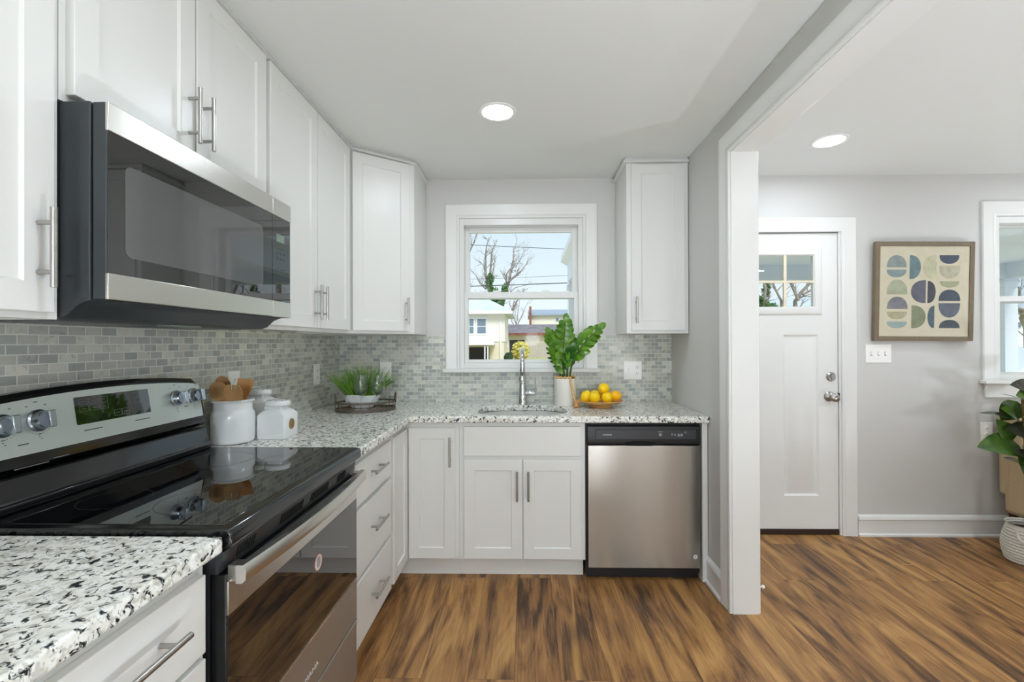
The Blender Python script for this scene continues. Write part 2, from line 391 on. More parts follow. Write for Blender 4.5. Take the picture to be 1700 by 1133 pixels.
# partition with the wide opening
YJ = 2.234; HB = 2.222
bm = B(); box(bm, XR, XR2, YJ, YB, 0, ZC); box(bm, XR, XR2, -1.2, YJ, HB + .012, ZC); box(bm, XR, XR2, YN, -1.2, 0, ZC)
struct('wall_partition', bm, 'wall')
bm = B(); box(bm, XR - .002, XR2 + .002, YJ - .012, YJ, 0, HB + .012); box(bm, XR - .002, XR2 + .002, -1.188, YJ - .012, HB, HB + .012)
box(bm, XR - .002, XR2 + .002, -1.2, -1.188, 0, HB + .012)
jm = struct('trim_1', bm, 'trim', bevel=.001)
CAS = [(0, 0), (0, .010), (.004, .013), (.018, .013), (.022, .010), (.070, .015), (.084, .018), (.092, .018), (.098, .012), (.098, 0)]
for x, nx, fl in ((XR - .002, -1, -1), (XR2 + .002, 1, 1)):
    bm = B(); sweep(bm, [(x, YJ - .006, 0), (x, YJ - .006, HB + .004), (x, -1.194, HB + .004), (x, -1.194, 0)], CAS, (nx, 0, 0), flip=fl)
    struct('trim_2' if nx < 0 else 'trim_3', bm, 'trim')
BASE = [(0, 0), (0, .022), (.012, .022), (.020, .012), (.105, .012), (.112, .018), (.128, .014), (.140, .006), (.142, 0)]
def baseboard(name, p0, p1, nrm, up=1):
    bm = B(); d = (Vector(p1) - Vector(p0)).normalized(); fl = 1 if d.cross(Vector(nrm)).z > 0 else -1
    sweep(bm, [p0, p1], BASE, nrm, flip=fl); return struct(name, bm, 'trim')
baseboard('baseboard_partition', (XR, YJ + .094, 0), (XR, 2.528, 0), (-1, 0, 0))
baseboard('baseboard_partition_other', (XR2, YJ + .094, 0), (XR2, YB - .025, 0), (1, 0, 0))
baseboard('baseboard_far', (2.226, YB, 0), (XE, YB, 0), (0, -1, 0))
baseboard('baseboard_right', (XE, YN, 0), (XE, YB - .025, 0), (-1, 0, 0))
# mosaic backsplash
bm = B(); box(bm, XL, XL + .006, -.35, YB - .006, .90, 1.368); struct('wall_left_tile', bm, 'tile_l')
bm = B(); box(bm, XL, -.551, YB - .006, YB, .90, 1.357); box(bm, -.551, .485, YB - .006, YB, .90, 1.106); box(bm, .485, XR, YB - .006, YB, .90, 1.357)
struct('wall_far_tile', bm, 'tile_b')

# ------------------------------------------------------------------ recessed lights
def recessed(x, y, label, group=None):
    t = thing('recessed_light', label, 'ceiling light', (x, y, ZC), group=group)
    bm = B(); lathe(bm, [(.074, -.0005), (.074, -.004), (.084, -.006), (.092, -.003), (.093, 0)], 40); obj('trim_ring', bm, 'ring', t, local=True)
    bm = B(); lathe(bm, [(0, -.003), (.074, -.003)], 40); obj('lens', bm, 'lens', t, local=True, recalc=False)
    return t
recessed(-.135, 2.224, 'round recessed ceiling light over the kitchen floor in front of the sink window')
recessed(1.70, 2.596, 'round recessed ceiling light in the entry room in front of the door')
for x, y in ((-.135, .75), (-.135, -.75), (1.70, .85), (3.5, .85), (3.5, 2.45), (1.9, -1.0), (3.7, -1.0)):
    recessed(x, y, 'round recessed ceiling light outside the camera view behind the photographer', 'ceiling lights out of view')

# invented uplights outside the view, added to brighten the ceiling
def uplight(x, y, label):
    t = thing('fill_uplight', label, 'fill light', (x, y, 0), group='added fill uplights out of view')
    bm = B(); lathe(bm, [(0, .001), (.10, .001), (.10, .26), (.094, .26), (.094, .21), (0, .21)], 32); obj('can', bm, 'blackp', t, local=True)
    bm = B(); lathe(bm, [(0, .245), (.093, .245)], 32); obj('fill_glow', bm, 'upfill', t, local=True, recalc=False)
for x, y in FILL_XY: uplight(x, y, 'black fill uplight can added out of view to brighten the ceiling')

def globe_fill(x, y, label, r=.16):  # made-up globe light behind the camera, added to lift low cabinets, tile and walls
    t = thing('globe_fill_light', label, 'fill light', (x, y, 0))
    bm = B(); lathe(bm, [(0, .001), (.15, .001), (.15, .015), (.02, .025), (.012, .04), (.012, 1.22), (.05, 1.23), (.05, 1.25), (0, 1.25)], 32); obj('stand', bm, 'nickel', t, local=True)
    bm = B(); bmesh.ops.create_uvsphere(bm, u_segments=32, v_segments=20, radius=r, matrix=Matrix.Translation((0, 0, 1.23 + r))); obj('fill_sphere', bm, 'globe', t, local=True)
globe_fill(.15, -4.05, 'white globe fill light added at the rear wall, out of view'); globe_fill(2.15, -3.6, 'white globe fill light added in the rear of the entry room, out of view', .095)

# ------------------------------------------------------------------ windows and front door
def window(name, x0, x1, z0, z1, casing_bottom, glass_u, glass_l, mid, gm='glass'):
    """double-hung window: x0..z1 the wall opening"""
    w_ = bpy.data.objects.new(name, None); COL.objects.link(w_); w_.location = ((x0 + x1) / 2, YB, z0); w_['kind'] = 'structure'
    bm = B(); fw = .03
    for a in ((x0, x0 + fw, z0, z1), (x1 - fw, x1, z0, z1)): box(bm, a[0], a[1], YB + .002, YB + .15, a[2], a[3])
    box(bm, x0 + fw, x1 - fw, YB + .002, YB + .15, z1 - .045, z1); box(bm, x0 + fw, x1 - fw, YB + .002, YB + .15, z0, z0 + .037)
    obj('window_frame', bm, 'trim', w_, bevel=.0015)
    def sash(nm, ya, yb, gx0, gx1, gz0, gz1, ox0, ox1, oz0, oz1):
        bm = B()
        box(bm, ox0, gx0, ya, yb, oz0, oz1); box(bm, gx1, ox1, ya, yb, oz0, oz1); box(bm, gx0, gx1, ya, yb, oz0, gz0); box(bm, gx0, gx1, ya, yb, gz1, oz1)
        s = obj(nm, bm, 'trim', w_, bevel=.0015)
        bm = B(); box(bm, gx0, gx1, (ya + yb) / 2 - .002, (ya + yb) / 2 + .002, gz0, gz1); obj('pane', bm, gm, s)
        return s
    s = sash('upper_sash', YB + .075, YB + .105, *glass_u, x0 + fw, x1 - fw, mid - .02, z1 - .045)
    s = sash('lower_sash', YB + .03, YB + .07, *glass_l, x0 + fw, x1 - fw, z0 + .037, mid + .026)
    bm = B()
    for q in (.30, .70):
        cxm = x0 + (x1 - x0) * q
        prism(bm, [(-.03, 0), (.03, 0), (.022, .012), (-.022, .012)], YB + .035, YB + .055, lambda a, b, h: (cxm + a, h, mid + .026 + b))
    obj('sash_lock', bm, 'trim', s)
    bm = B(); sweep(bm, [(x0, YB, casing_bottom), (x0, YB, z1), (x1, YB, z1), (x1, YB, casing_bottom)], CAS, (0, -1, 0), flip=-1); obj('window_casing', bm, 'trim', w_)
    return w_
k1 = window('window_1', *W1, 1.131, (-.393, .324, 1.66, 2.08), (-.40, .333, 1.19, 1.614), 1.632, 'glass_ar')
bm = B(); box(bm, -.569, .503, YB - .038, YB - .0005, 1.106, 1.131); obj('window_sill', bm, 'trim', k1, bevel=.003)
k2 = window('window_2', *W2, 1.045, (3.20, 4.0, 1.60, 2.085), (3.195, 4.005, 1.095, 1.575), 1.585)
bm = B(); box(bm, 3.034, 4.165, YB - .05, YB - .0005, 1.023, 1.045); obj('window_sill', bm, 'trim', k2, bevel=.004)
bm = B(); box(bm, 3.061, 4.138, YB - .018, YB - .0005, .93, 1.022); obj('window_apron', bm, 'trim', k2, bevel=.003)

d1 = bpy.data.objects.new('door_1', None); COL.objects.link(d1); d1.location = (1.66, YB, 0); d1['kind'] = 'structure'
bm = B(); x0, x1 = 1.203, 2.109; YD = YB + .012
# slab as a grid of stiles and rails around glass and two panels
GX0, GX1, GZ0, GZ1 = 1.352, 1.96, 1.533, 1.902
px = [(1.330, 1.566), (1.746, 1.982)]; pz = (.261, 1.355)
box(bm, x0, px[0][0], YD, YD + .045, .038, 2.043); box(bm, px[1][1], x1, YD, YD + .045, .038, 2.043)
box(bm, px[0][0], px[1][1], YD, YD + .045, .038, pz[0]); box(bm, px[0][0], px[1][1], YD, YD + .045, pz[1], GZ0)
box(bm, px[0][0], px[1][1], YD, YD + .045, GZ1, 2.043); box(bm, px[0][0], GX0, YD, YD + .045, GZ0, GZ1); box(bm, GX1, px[1][1], YD, YD + .045, GZ0, GZ1)
box(bm, px[0][1], px[1][0], YD, YD + .045, pz[0], pz[1])
bmesh.ops.remove_doubles(bm, verts=bm.verts, dist=1e-5)
slab = obj('slab', bm, 'trim', d1, recalc=False)
for a, b in px:
    bm = B()
    def ring(i, y): return [bm.verts.new((q[0], y, q[1])) for q in ((a + i, pz[0] + i), (b - i, pz[0] + i), (b - i, pz[1] - i), (a + i, pz[1] - i))]
    rs = [ring(0, YD), ring(.012, YD + .010), ring(.022, YD + .010), ring(.045, YD + .002)]
    for u, v in zip(rs, rs[1:]):
        for k in range(4): quad(bm, u[k], u[(k + 1) % 4], v[(k + 1) % 4], v[k])
    bm.faces.new(rs[-1]); obj('panel', bm, 'trim', slab, angle=20)
bm = B(); sweep(bm, [(GX0, YD, GZ0), (GX0, YD, GZ1), (GX1, YD, GZ1), (GX1, YD, GZ0)], [(-.012, -.006), (-.012, .002), (-.004, .012), (.030, .012), (.044, .004), (.046, 0)], (0, -1, 0), closed=True, flip=-1)
gf = obj('glass_frame', bm, 'trim', slab)
bm = B()
for k in (1, 2): xm = GX0 + (GX1 - GX0) * k / 3; box(bm, xm - .010, xm + .010, YD - .008, YD + .008, GZ0, GZ1)
zm = 1.714; box(bm, GX0, GX1, YD - .007, YD + .008, zm - .008, zm + .008); obj('muntin_bars', bm, 'muntin', slab, bevel=.002)
bm = B(); box(bm, GX0, GX1, YD + .016, YD + .020, GZ0, GZ1); obj('pane', bm, 'glass', slab)
bm = B(); box(bm, 1.203, 2.109, YB + .004, YB + .06, .004, .036); obj('door_sweep', bm, 'bronze', d1)
bm = B(); sweep(bm, [(DOOR[0], YB, 0), (DOOR[0], YB, DOOR[2]), (DOOR[1], YB, DOOR[2]), (DOOR[1], YB, 0)], CAS, (0, -1, 0), flip=-1)
box(bm, DOOR[1] - .012, DOOR[1], YB + .0, YB + .15, 0, DOOR[2]); box(bm, DOOR[0], DOOR[0] + .012, YB, YB + .15, 0, DOOR[2]); obj('door_casing', bm, 'trim', d1)
Ry = Matrix.Rotation(PI / 2, 4, 'X')     # lathe axis z -> -y
bm = B(); lathe(bm, [(0, .0), (.031, 0), (.031, .006), (.024, .013), (.012, .014), (.012, .016), (0, .016)], 28, Matrix.Translation((2.062, YD, 1.069)) @ Ry)
db = obj('deadbolt', bm, 'nickel', slab)
bm = B(); box(bm, 2.058, 2.066, YD - .026, YD - .014, 1.050, 1.088); obj('thumb_turn', bm, 'nickel', d1, bevel=.002)
bm = B(); lathe(bm, [(0, 0), (.034, 0), (.034, .006), (.026, .016), (.013, .022), (.011, .040), (.020, .046), (.028, .056), (.029, .066), (.022, .074), (.008, .077), (0, .077)], 28, Matrix.Translation((2.05, YD, .935)) @ Ry)
obj('door_knob', bm, 'nickel', slab)
bm = B(); box(bm, 2.106, 2.113, YB - .004, YB + .012, .91, .96); obj('strike', bm, 'bronze', d1)

# ------------------------------------------------------------------ cabinet parts
HL = .16
def bar_handle(parent, Mx, x, z, vertical=True, L=HL):
    bm = B(); y = -.02 - .033; h = L / 2
    if vertical:
        tube(bm, [Mx @ Vector((x, y, z - h)), Mx @ Vector((x, y, z + h))], .006, 14)
        for s in (-1, 1): tube(bm, [Mx @ Vector((x, -.02, z + s * h * .62)), Mx @ Vector((x, y, z + s * h * .62))], .0048, 10)
    else:
        tube(bm, [Mx @ Vector((x - h, y, z)), Mx @ Vector((x + h, y, z))], .006, 14)
        for s in (-1, 1): tube(bm, [Mx @ Vector((x + s * h * .62, -.02, z)), Mx @ Vector((x + s * h * .62, y, z))], .0048, 10)
    return obj('handle', bm, 'nickel', parent, angle=50)
def shaker(name, parent, Mx, x0, x1, z0, z1, fw=.058, dep=.007):
    bm = B()
    def ring(i, y): return [V(bm, q, Mx) for q in ((x0 + i, y, z0 + i), (x1 - i, y, z0 + i), (x1 - i, y, z1 - i), (x0 + i, y, z1 - i))]
    rs = [ring(0, -.0005), ring(0, -.0185), ring(.0015, -.02), ring(fw, -.02), ring(fw + .004, -.02 + dep)]
    for u, v in zip(rs, rs[1:]):
        for k in range(4): quad(bm, u[k], u[(k + 1) % 4], v[(k + 1) % 4], v[k])
    bm.faces.new(rs[-1]); bm.faces.new(rs[0][::-1])
    return obj(name, bm, 'cab', parent, angle=30)
def slab_front(name, parent, Mx, x0, x1, z0, z1):
    bm = B(); box(bm, x0, x1, -.02, -.0005, z0, z1, Mx); return obj(name, bm, 'cab', parent, bevel=.002)
def carcass(parent, Mx, x0, x1, dep, z0, z1, toe=None, nm='body', undercut=False):
    bm = B()
    if undercut:                                     # wall cabinet: face frame and sides hang 2 cm below the bottom shelf
        box(bm, x0, x1, .02, dep, z0 + .018, z1, Mx); box(bm, x0, x1, 0, .02, z0, z1, Mx)
        box(bm, x0, x0 + .012, .02, dep, z0, z0 + .018, Mx); box(bm, x1 - .012, x1, .02, dep, z0, z0 + .018, Mx)
    else: box(bm, x0, x1, 0, dep, z0, z1, Mx)
    if toe: box(bm, x0 + toe[1], x1 - toe[2], toe[0], dep, 0.001, z0, Mx)
    return obj(nm, bm, 'cab', parent)
UM = Tz(-.991, 0, 0, 90); UD = .298
ZT = 2.396
def upper(label, Mx, x0, x1, z0, dep=UD, under=True, group=None):
    c = Mx @ Vector(((x0 + x1) / 2, 0, z0)); t = thing('wall_cabinet', label, 'cabinet', c)
    carcass(t, Mx, x0, x1, dep, z0, ZT, undercut=under)
    if under:
        bm = B(); box(bm, x0 + .013, x1 - .013, .021, dep - .001, z0 + .0165, z0 + .0178, Mx); obj('underside', bm, 'inner', t)
    return t
t = upper('white wall cabinet at the near left edge, left of the microwave', UM, .19, .948, 1.359)
dA = shaker('door', t, UM, .198, .563, 1.372, 2.388); dB = shaker('door', t, UM, .569, .925, 1.372, 2.388)
bar_handle(dB, UM, .892, 1.50); bar_handle(dA, UM, .535, 1.50)
t = upper('short white wall cabinet mounted directly above the microwave', UM, .951, 1.711, 1.828, under=False)
dA = shaker('door', t, UM, .966, 1.328, 1.845, 2.388); dB = shaker('door', t, UM, 1.334, 1.697, 1.845, 2.388)
bar_handle(dA, UM, 1.302, 1.966); bar_handle(dB, UM, 1.360, 1.966)
t = upper('tall white two-door wall cabinet between microwave and corner cabinet', UM, 1.714, 2.556, 1.362)
dA = shaker('door', t, UM, 1.727, 2.117, 1.378, 2.388); dB = shaker('door', t, UM, 2.123, 2.513, 1.378, 2.388)
bar_handle(dA, UM, 2.091, 1.495); bar_handle(dB, UM, 2.150, 1.495)
# diagonal corner cabinet
A0, A1 = Vector((-.991, 2.56)), Vector((-.685, 2.80)); ang = math.degrees(math.atan2(A1.y - A0.y, A1.x - A0.x)); DM = Tz(A0.x, A0.y, 0, ang); DL = (A1 - A0).length
t = thing('corner_wall_cabinet', 'white diagonal wall cabinet in the corner left of the sink window', 'cabinet', (-.95, 2.85, 1.362))
poly = [(-1.289, 2.56), (-.991, 2.56), (-.685, 2.80), (-.685, 3.131), (-1.289, 3.131)]
bm = B(); prism(bm, poly, 1.380, ZT, lambda a, b, h: (a, b, h))
for p, q in zip(poly, poly[1:] + poly[:1]):
    p, q = Vector(p), Vector(q); n = Vector((q.y - p.y, p.x - q.x)).normalized() * -.014
    pp = [p, q, q + n, p + n]; prism(bm, [(v.x, v.y) for v in pp], 1.362, 1.380, lambda a, b, h: (a, b, h))
obj('body', bm, 'cab', t)
dA = shaker('door', t, DM, .010, DL - .035, 1.378, 2.388); bar_handle(dA, DM, DL - .062, 1.497)
# right wall cabinet
RM = Tz(0, 2.80, 0, 0)
t = upper('white single-door wall cabinet right of the sink window', RM, .613, .985, 1.360, dep=.331)
dA = shaker('door', t, RM, .640, .958, 1.378, 2.384); bar_handle(dA, RM, .664, 1.50)
# crown mouldings
CR = [(.0, .0), (.003, -.006), (.010, -.010), (.022, -.028), (.024, -.034), (0, -.034)]
def crown(name, path, flip):
    bm = B(); sweep(bm, path, CR, (0, 0, 1), flip=flip); struct(name, bm, 'trim')
crown('trim_4', [(-.991, .19, ZC), (-.991, 2.56, ZC), (-.685, 2.80, ZC), (-.685, YB, ZC)], 1)
crown('trim_5', [(.613, YB, ZC), (.613, 2.80, ZC), (.985, 2.80, ZC)], 1)
bm = B(); box(bm, XL, -.991, .19, 2.56, ZT, ZC)
prism(bm, [(-1.289, 2.56), (-.991, 2.56), (-.685, 2.80), (-.685, YB), (-1.289, YB)], ZT, ZC, lambda a, b, h: (a, b, h)); struct('trim_6', bm, 'cab')
bm = B(); box(bm, .613, .985, 2.80, YB, ZT, ZC); struct('trim_7', bm, 'cab')

# base cabinets: left run
LM = Tz(-.672, 0, 0, 90); LD = .612
t = thing('base_cabinet', 'white drawer base cabinet under the near worktop, left of the range', 'cabinet', (-.9, .5, 0))
carcass(t, LM, -.35, .938, LD, .112, .869, toe=(.075, 0, 0))
dw = slab_front('drawer', t, LM, .585, .92, .680, .838); bar_handle(dw, LM, .752, .770, False, .165)
dw = slab_front('drawer', t, LM, .585, .92, .400, .668); bar_handle(dw, LM, .752, .540, False, .165)
dw = slab_front('drawer', t, LM, .585, .92, .124, .388); bar_handle(dw, LM, .752, .26, False, .165)
shaker('door', t, LM, .12, .565, .124, .838); shaker('door', t, LM, -.34, .112, .124, .838)
t = thing('base_cabinet', 'white three-drawer base cabinet right of the range', 'cabinet', (-.95, 1.96, 0))
carcass(t, LM, 1.715, 2.222, LD, .112, .869, toe=(.075, 0, 0))
for z0, z1, zh in ((.672, .838, .768), (.392, .652, .535), (.124, .374, .254)):
    dw = slab_front('drawer', t, LM, 1.735, 2.200, z0, z1); bar_handle(dw, LM, 1.967, zh, False, .165)
# corner base cabinet with a bifold door
FM = Tz(0, 2.53, 0, 0)
t = thing('corner_base_cabinet', 'white corner base cabinet with folding door under the worktop bend', 'cabinet', (-.95, 2.8, 0))
bm = B(); prism(bm, [(-1.284, 2.224), (-.672, 2.224), (-.672, 2.53), (-.372, 2.53), (-.372, 3.13), (-1.284, 3.13)], .112, .869, lambda a, b, h: (a, b, h))
prism(bm, [(-1.284, 2.224), (-.747, 2.224), (-.747, 2.588), (-.372, 2.588), (-.372, 3.13), (-1.284, 3.13)], .001, .112, lambda a, b, h: (a, b, h)); obj('body', bm, 'cab', t)
shaker('door', t, LM, 2.247, 2.506, .118, .838); dA = shaker('door', t, FM, -.648, -.393, .122, .838); bar_handle(dA, FM, -.417, .712)
t = thing('sink_base_cabinet', 'white sink base cabinet with false drawer and two doors', 'cabinet', (-.02, 2.8, 0))
bm = B(); box(bm, -.371, .322, 2.53, 3.13, .112, .66); box(bm, -.371, .322, 2.53, 2.55, .66, .869); box(bm, -.371, -.33, 2.55, 3.13, .66, .869); box(bm, .29, .322, 2.55, 3.13, .66, .869)
box(bm, -.371, .316, 2.588, 3.13, .001, .112); obj('body', bm, 'cab', t)
slab_front('false_front', t, FM, -.343, .299, .685, .846)
dA = shaker('door', t, FM, -.343, -.0235, .122, .664); dB = shaker('door', t, FM, -.0175, .300, .122, .664)
bar_handle(dA, FM, -.052, .528); bar_handle(dB, FM, .010, .528)
bm = B(); box(bm, .955, .984, 2.515, 3.13, .001, .869); obj('end_panel', bm, 'cab', bevel=.001, label='narrow white end panel between the dishwasher and the partition wall', cat='panel')

# worktops
bm = B(); box(bm, -1.284, -.633, -.35, .946, .870, .905)
obj('worktop', bm, 'granite', bevel=.006, bseg=3, label='speckled granite worktop in the near left foreground, left of the range', cat='worktop')
bm = B()
outer = [(-1.284, 1.7135), (-.633, 1.7135), (-.633, 2.489), (.987, 2.489), (.987, 3.131), (-1.284, 3.131)]
hole = [(-.022 + a, 2.735 + b) for a, b in rrect(.522, .385, .150, 8)]
def top_with_hole(z):
    vs = [bm.verts.new((x, y, z)) for x, y in outer]; hs = [bm.verts.new((x, y, z)) for x, y in hole]
    es = [bm.edges.new((vs[i], vs[(i + 1) % len(vs)])) for i in range(len(vs))] + [bm.edges.new((hs[i], hs[(i + 1) % len(hs)])) for i in range(len(hs))]
    bmesh.ops.triangle_fill(bm, edges=es, use_beauty=True); return vs, hs
va, ha = top_with_hole(.870); vb, hb = top_with_hole(.905)
for A_, B_ in ((va, vb), (ha, hb)):
    for i in range(len(A_)): quad(bm, A_[i], A_[(i + 1) % len(A_)], B_[(i + 1) % len(B_)], B_[i])
obj('worktop', bm, 'granite', bevel=.005, bseg=3, label='L-shaped speckled granite worktop running from the range to the dishwasher', cat='worktop')
# sink bowl
bm = B(); rings = []
for (dw_, z, rr) in ((.012, .869, .150), (.0, .868, .150), (-.006, .80, .146), (-.02, .70, .135), (-.07, .672, .10), (-.30, .668, .03)):
    rings.append([bm.verts.new((-.022 + a, 2.735 + b, z)) for a, b in rrect(.522 + dw_, .385 + dw_, max(.02, min(rr, (.385 + dw_) / 2 - .001)), 8)])
for u, v in zip(rings, rings[1:]):
    for k in range(len(u)): quad(bm, u[k], u[(k + 1) % len(u)], v[(k + 1) % len(v)], v[k])
bm.faces.new(rings[-1])
sk = thing('sink', 'undermount stainless steel sink bowl under the window', 'sink', (-.022, 2.735, .668))
obj('basin', bm, mat('satin_sink_steel', (236, 236, 231), .35, .5), sk)
bm = B(); lathe(bm, [(0, .6705), (.03, .6705), (.042, .672), (.044, .669)], 24, Matrix.Translation((-.022, 2.76, 0))); obj('drain', bm, 'chrome', sk)

# ------------------------------------------------------------------ faucet
FX, FY = -.024, 3.02
t = thing('faucet', 'tall chrome pull-down faucet with side lever behind the sink', 'faucet', (FX, FY, .905))
bm = B(); lathe(bm, [(0, .905), (.033, .905), (.033, .912), (.030, .920), (.027, .96), (.024, 1.02), (.021, 1.06), (.019, 1.064), (.0215, 1.068), (.0215, 1.076), (.015, 1.082), (0, 1.082)], 28, Matrix.Translation((FX, FY, 0))); obj('body', bm, 'chrome', t)
bm = B(); pts = [(FX, FY, 1.07), (FX, FY, 1.16)]
for k in range(13):
    a = PI * k / 12; pts.append((FX, FY - .085 + .085 * math.cos(a), 1.175 + .088 * math.sin(a)))
tube(bm, pts, .0135, 16); sp = obj('spout', bm, 'chrome', t, angle=60)
bm = B(); Ms = Matrix.Translation((FX, FY - .17, 0))
lathe(bm, [(0, 1.182), (.0145, 1.182), (.0155, 1.16), (.0165, 1.13), (.022, 1.10), (.0245, 1.078), (.0245, 1.072), (.021, 1.070), (.021, 1.064), (0, 1.064)], 24, Ms); sh = obj('spray_head', bm, 'chrome', t)
bm = B(); box(bm, FX - .007, FX + .007, FY - .1925, FY - .186, 1.10, 1.125); obj('spray_button', bm, 'blackp', sh, bevel=.002)
bm = B(); tube(bm, [(FX, FY, .975), (FX + .045, FY - .006, .975), (FX + .075, FY - .01, .975), (FX + .088, FY - .012, .975)], [.019, .019, .017, .011], 18)
tube(bm, [(FX + .083, FY - .012, .966), (FX + .085, FY - .014, 1.0), (FX + .083, FY - .016, 1.075)], [.0055, .0045, .0035], 10); obj('lever', bm, 'chrome', t, angle=50)

# ------------------------------------------------------------------ dishwasher
t = thing('dishwasher', 'stainless steel dishwasher with black control panel', 'dishwasher', (.638, 2.8, 0))
YF = 2.512
bm = B(); box(bm, .327, .951, 2.55, 3.12, .034, .862); box(bm, .3305, .9485, 2.56, 2.62, .005, .06)
obj('body', bm, 'blackp', t)
bm = B(); box(bm, .332, .945, YF + .05, YF + .065, .012, .076); obj('kick_plate', bm, 'void', t)
bm = B()
prism(bm, [(.745, YF + .010), (.752, YF), (.770, YF - .004), (.846, YF), (.852, YF + .006), (.852, 2.549), (.745, 2.549)], .334, .945, lambda z, y, h: (h, y, z))
cp = obj('control_panel', bm, 'blackp', t, bevel=.0015)
bm = B(); box(bm, .378, .919, YF - .0062, YF - .0035, .779, .832); obj('panel_inset', bm, mat('dark_grey_plastic', (44, 44, 46), .4), cp, bevel=.002)
FT = Tz(0, YF - .0064, 0) @ Matrix.Rotation(PI / 2, 4, 'X')
text_mesh('brand_lettering', 'AMANA', .0125, Matrix.Translation((.441, 0, .803)) @ FT @ Matrix.Diagonal((1.15, .8, 1, 1)), 'white', cp)
for x, z, w_, h in ((.727, .804, .016, .014), (.727, .820, .028, .003), (.790, .806, .006, .010), (.806, .804, .008, .008), (.826, .802, .012, .014), (.842, .802, .012, .014), (.862, .818, .016, .003), (.862, .812, .012, .002)):
    bm = B(); box(bm, x - w_ / 2, x + w_ / 2, YF - .0068, YF - .0060, z - h / 2, z + h / 2); obj('control_icon', bm, 'grey', cp)
bm = B(); lathe(bm, [(0, .0), (.075, .0), (.082, .004)], 24, Matrix.Translation((.62, YF - .0035, .757)) @ Ry, sy=.14); obj('latch_pocket', bm, 'void', cp)
bm = B(); box(bm, .3355, .942, YF, YF + .035, .076, .744); dr = obj('door', bm, 'steel_f', t, bevel=.003)
bm = B(); lathe(bm, [(0, .0012), (.0125, .0012), (.0125, 0)], 28, Matrix.Translation((.915, YF, .140)) @ Ry); st = obj('round_sticker', bm, 'stick', dr)
bm = B(); lathe(bm, [(.0120, .0013), (.0140, .0013), (.0140, 0), (.012, 0)], 28, Matrix.Translation((.915, YF, .140)) @ Ry, close=True); obj('sticker_rim', bm, 'inkb', st)
bm = B()
for k, wd in enumerate((.009, .013, .010, .015)): box(bm, .915 - wd / 2 , .915 + wd / 2, YF - .0016, YF - .0011, .1466 - k * .0042, .1482 - k * .0042)
obj('sticker_print', bm, 'inkb', st)
bm = B(); lathe(bm, [(0, .003), (.014, .003), (.016, .012), (.006, .016), (.006, .034), (0, .034)], 16, Matrix.Translation((.345, YF + .075, 0))); obj('foot', bm, 'blackp', t)

# ------------------------------------------------------------------ microwave
t = thing('microwave', 'over-the-range microwave with black glass door and steel bands', 'microwave', (-1.09, 1.331, 1.36))
YM0, YM1 = .952, 1.710; XF = -.89
prof = [(-1.284, 1.360), (-1.0, 1.360), (-.975, 1.368), (-.952, 1.390), (-.934, 1.398), (-.924, 1.400), (-.924, 1.824), (-1.284, 1.824)]
bm = B(); prism(bm, prof, YM0, YM1, lambda a, b, h: (a, h, b)); body = obj('body', bm, 'charcoal', t, bevel=.002)
bm = B()
fm = noisy('filter_mesh', (70, 72, 74), (130, 132, 134), 300., .4); bm.free()
for a, b in ((.99, 1.25), (1.41, 1.67)): bm = B(); box(bm, -1.22, -1.05, a, b, 1.3575, 1.3605); obj('grease_filter', bm, fm, body)
bm = B(); box(bm, -1.04, -1.0, 1.27, 1.39, 1.3565, 1.3605); obj('cooktop_lamp', bm, 'lcd', body)
def mw_front(nm, a, b):
    bm = B(); box(bm, -.920, XF, a, b, 1.402, 1.823); return obj(nm, bm, 'charcoal', t, bevel=.002)
YS = 1.588
door = mw_front('door', YM0 + .002, YS - .001); ctl = mw_front('control_panel', YS + .001, YM1)
for par, a, b in ((door, YM0 + .002, YS - .001), (ctl, YS + .001, YM1)):
    for z0, z1 in ((1.762, 1.823), (1.402, 1.458)):
        bm = B(); box(bm, XF - .004, XF + .004, a, b, z0, z1); obj('steel_band', bm, 'steel_h', par, bevel=.0015)
bm = B(); box(bm, XF - .002, XF + .0015, YM0 + .004, YS - .001, 1.458, 1.762); gl = obj('door_glass', bm, 'bglass', door)
bm = B(); pl = [(1.265 + a, 1.602 + b) for a, b in rrect(.535, .205, .018, 6)]; prism(bm, pl, XF + .001, XF + .0021, lambda a, b, h: (h, a, b)); obj('viewing_window', bm, 'mwglass', gl)
bm = B(); box(bm, XF - .002, XF + .0015, YS + .001, YM1 - .001, 1.458, 1.762); cg = obj('control_glass', bm, 'bglass', ctl)
bm = B(); box(bm, XF + .0012, XF + .0022, 1.615, 1.667, 1.672, 1.700); obj('clock_display', bm, 'lcd', cg)
for r_ in range(3):
    for c_ in range(3):
        y, z = 1.622 + c_ * .022, 1.648 - r_ * .018; bm = B(); box(bm, XF + .0014, XF + .0019, y - .006, y + .006, z - .0035, z + .0035); obj('key', bm, 'ink', cg)
for z in (1.575, 1.56, 1.51, 1.50): bm = B(); box(bm, XF + .0014, XF + .0019, 1.615, 1.675, z - .001, z + .001); obj('printed_line', bm, 'ink', cg)

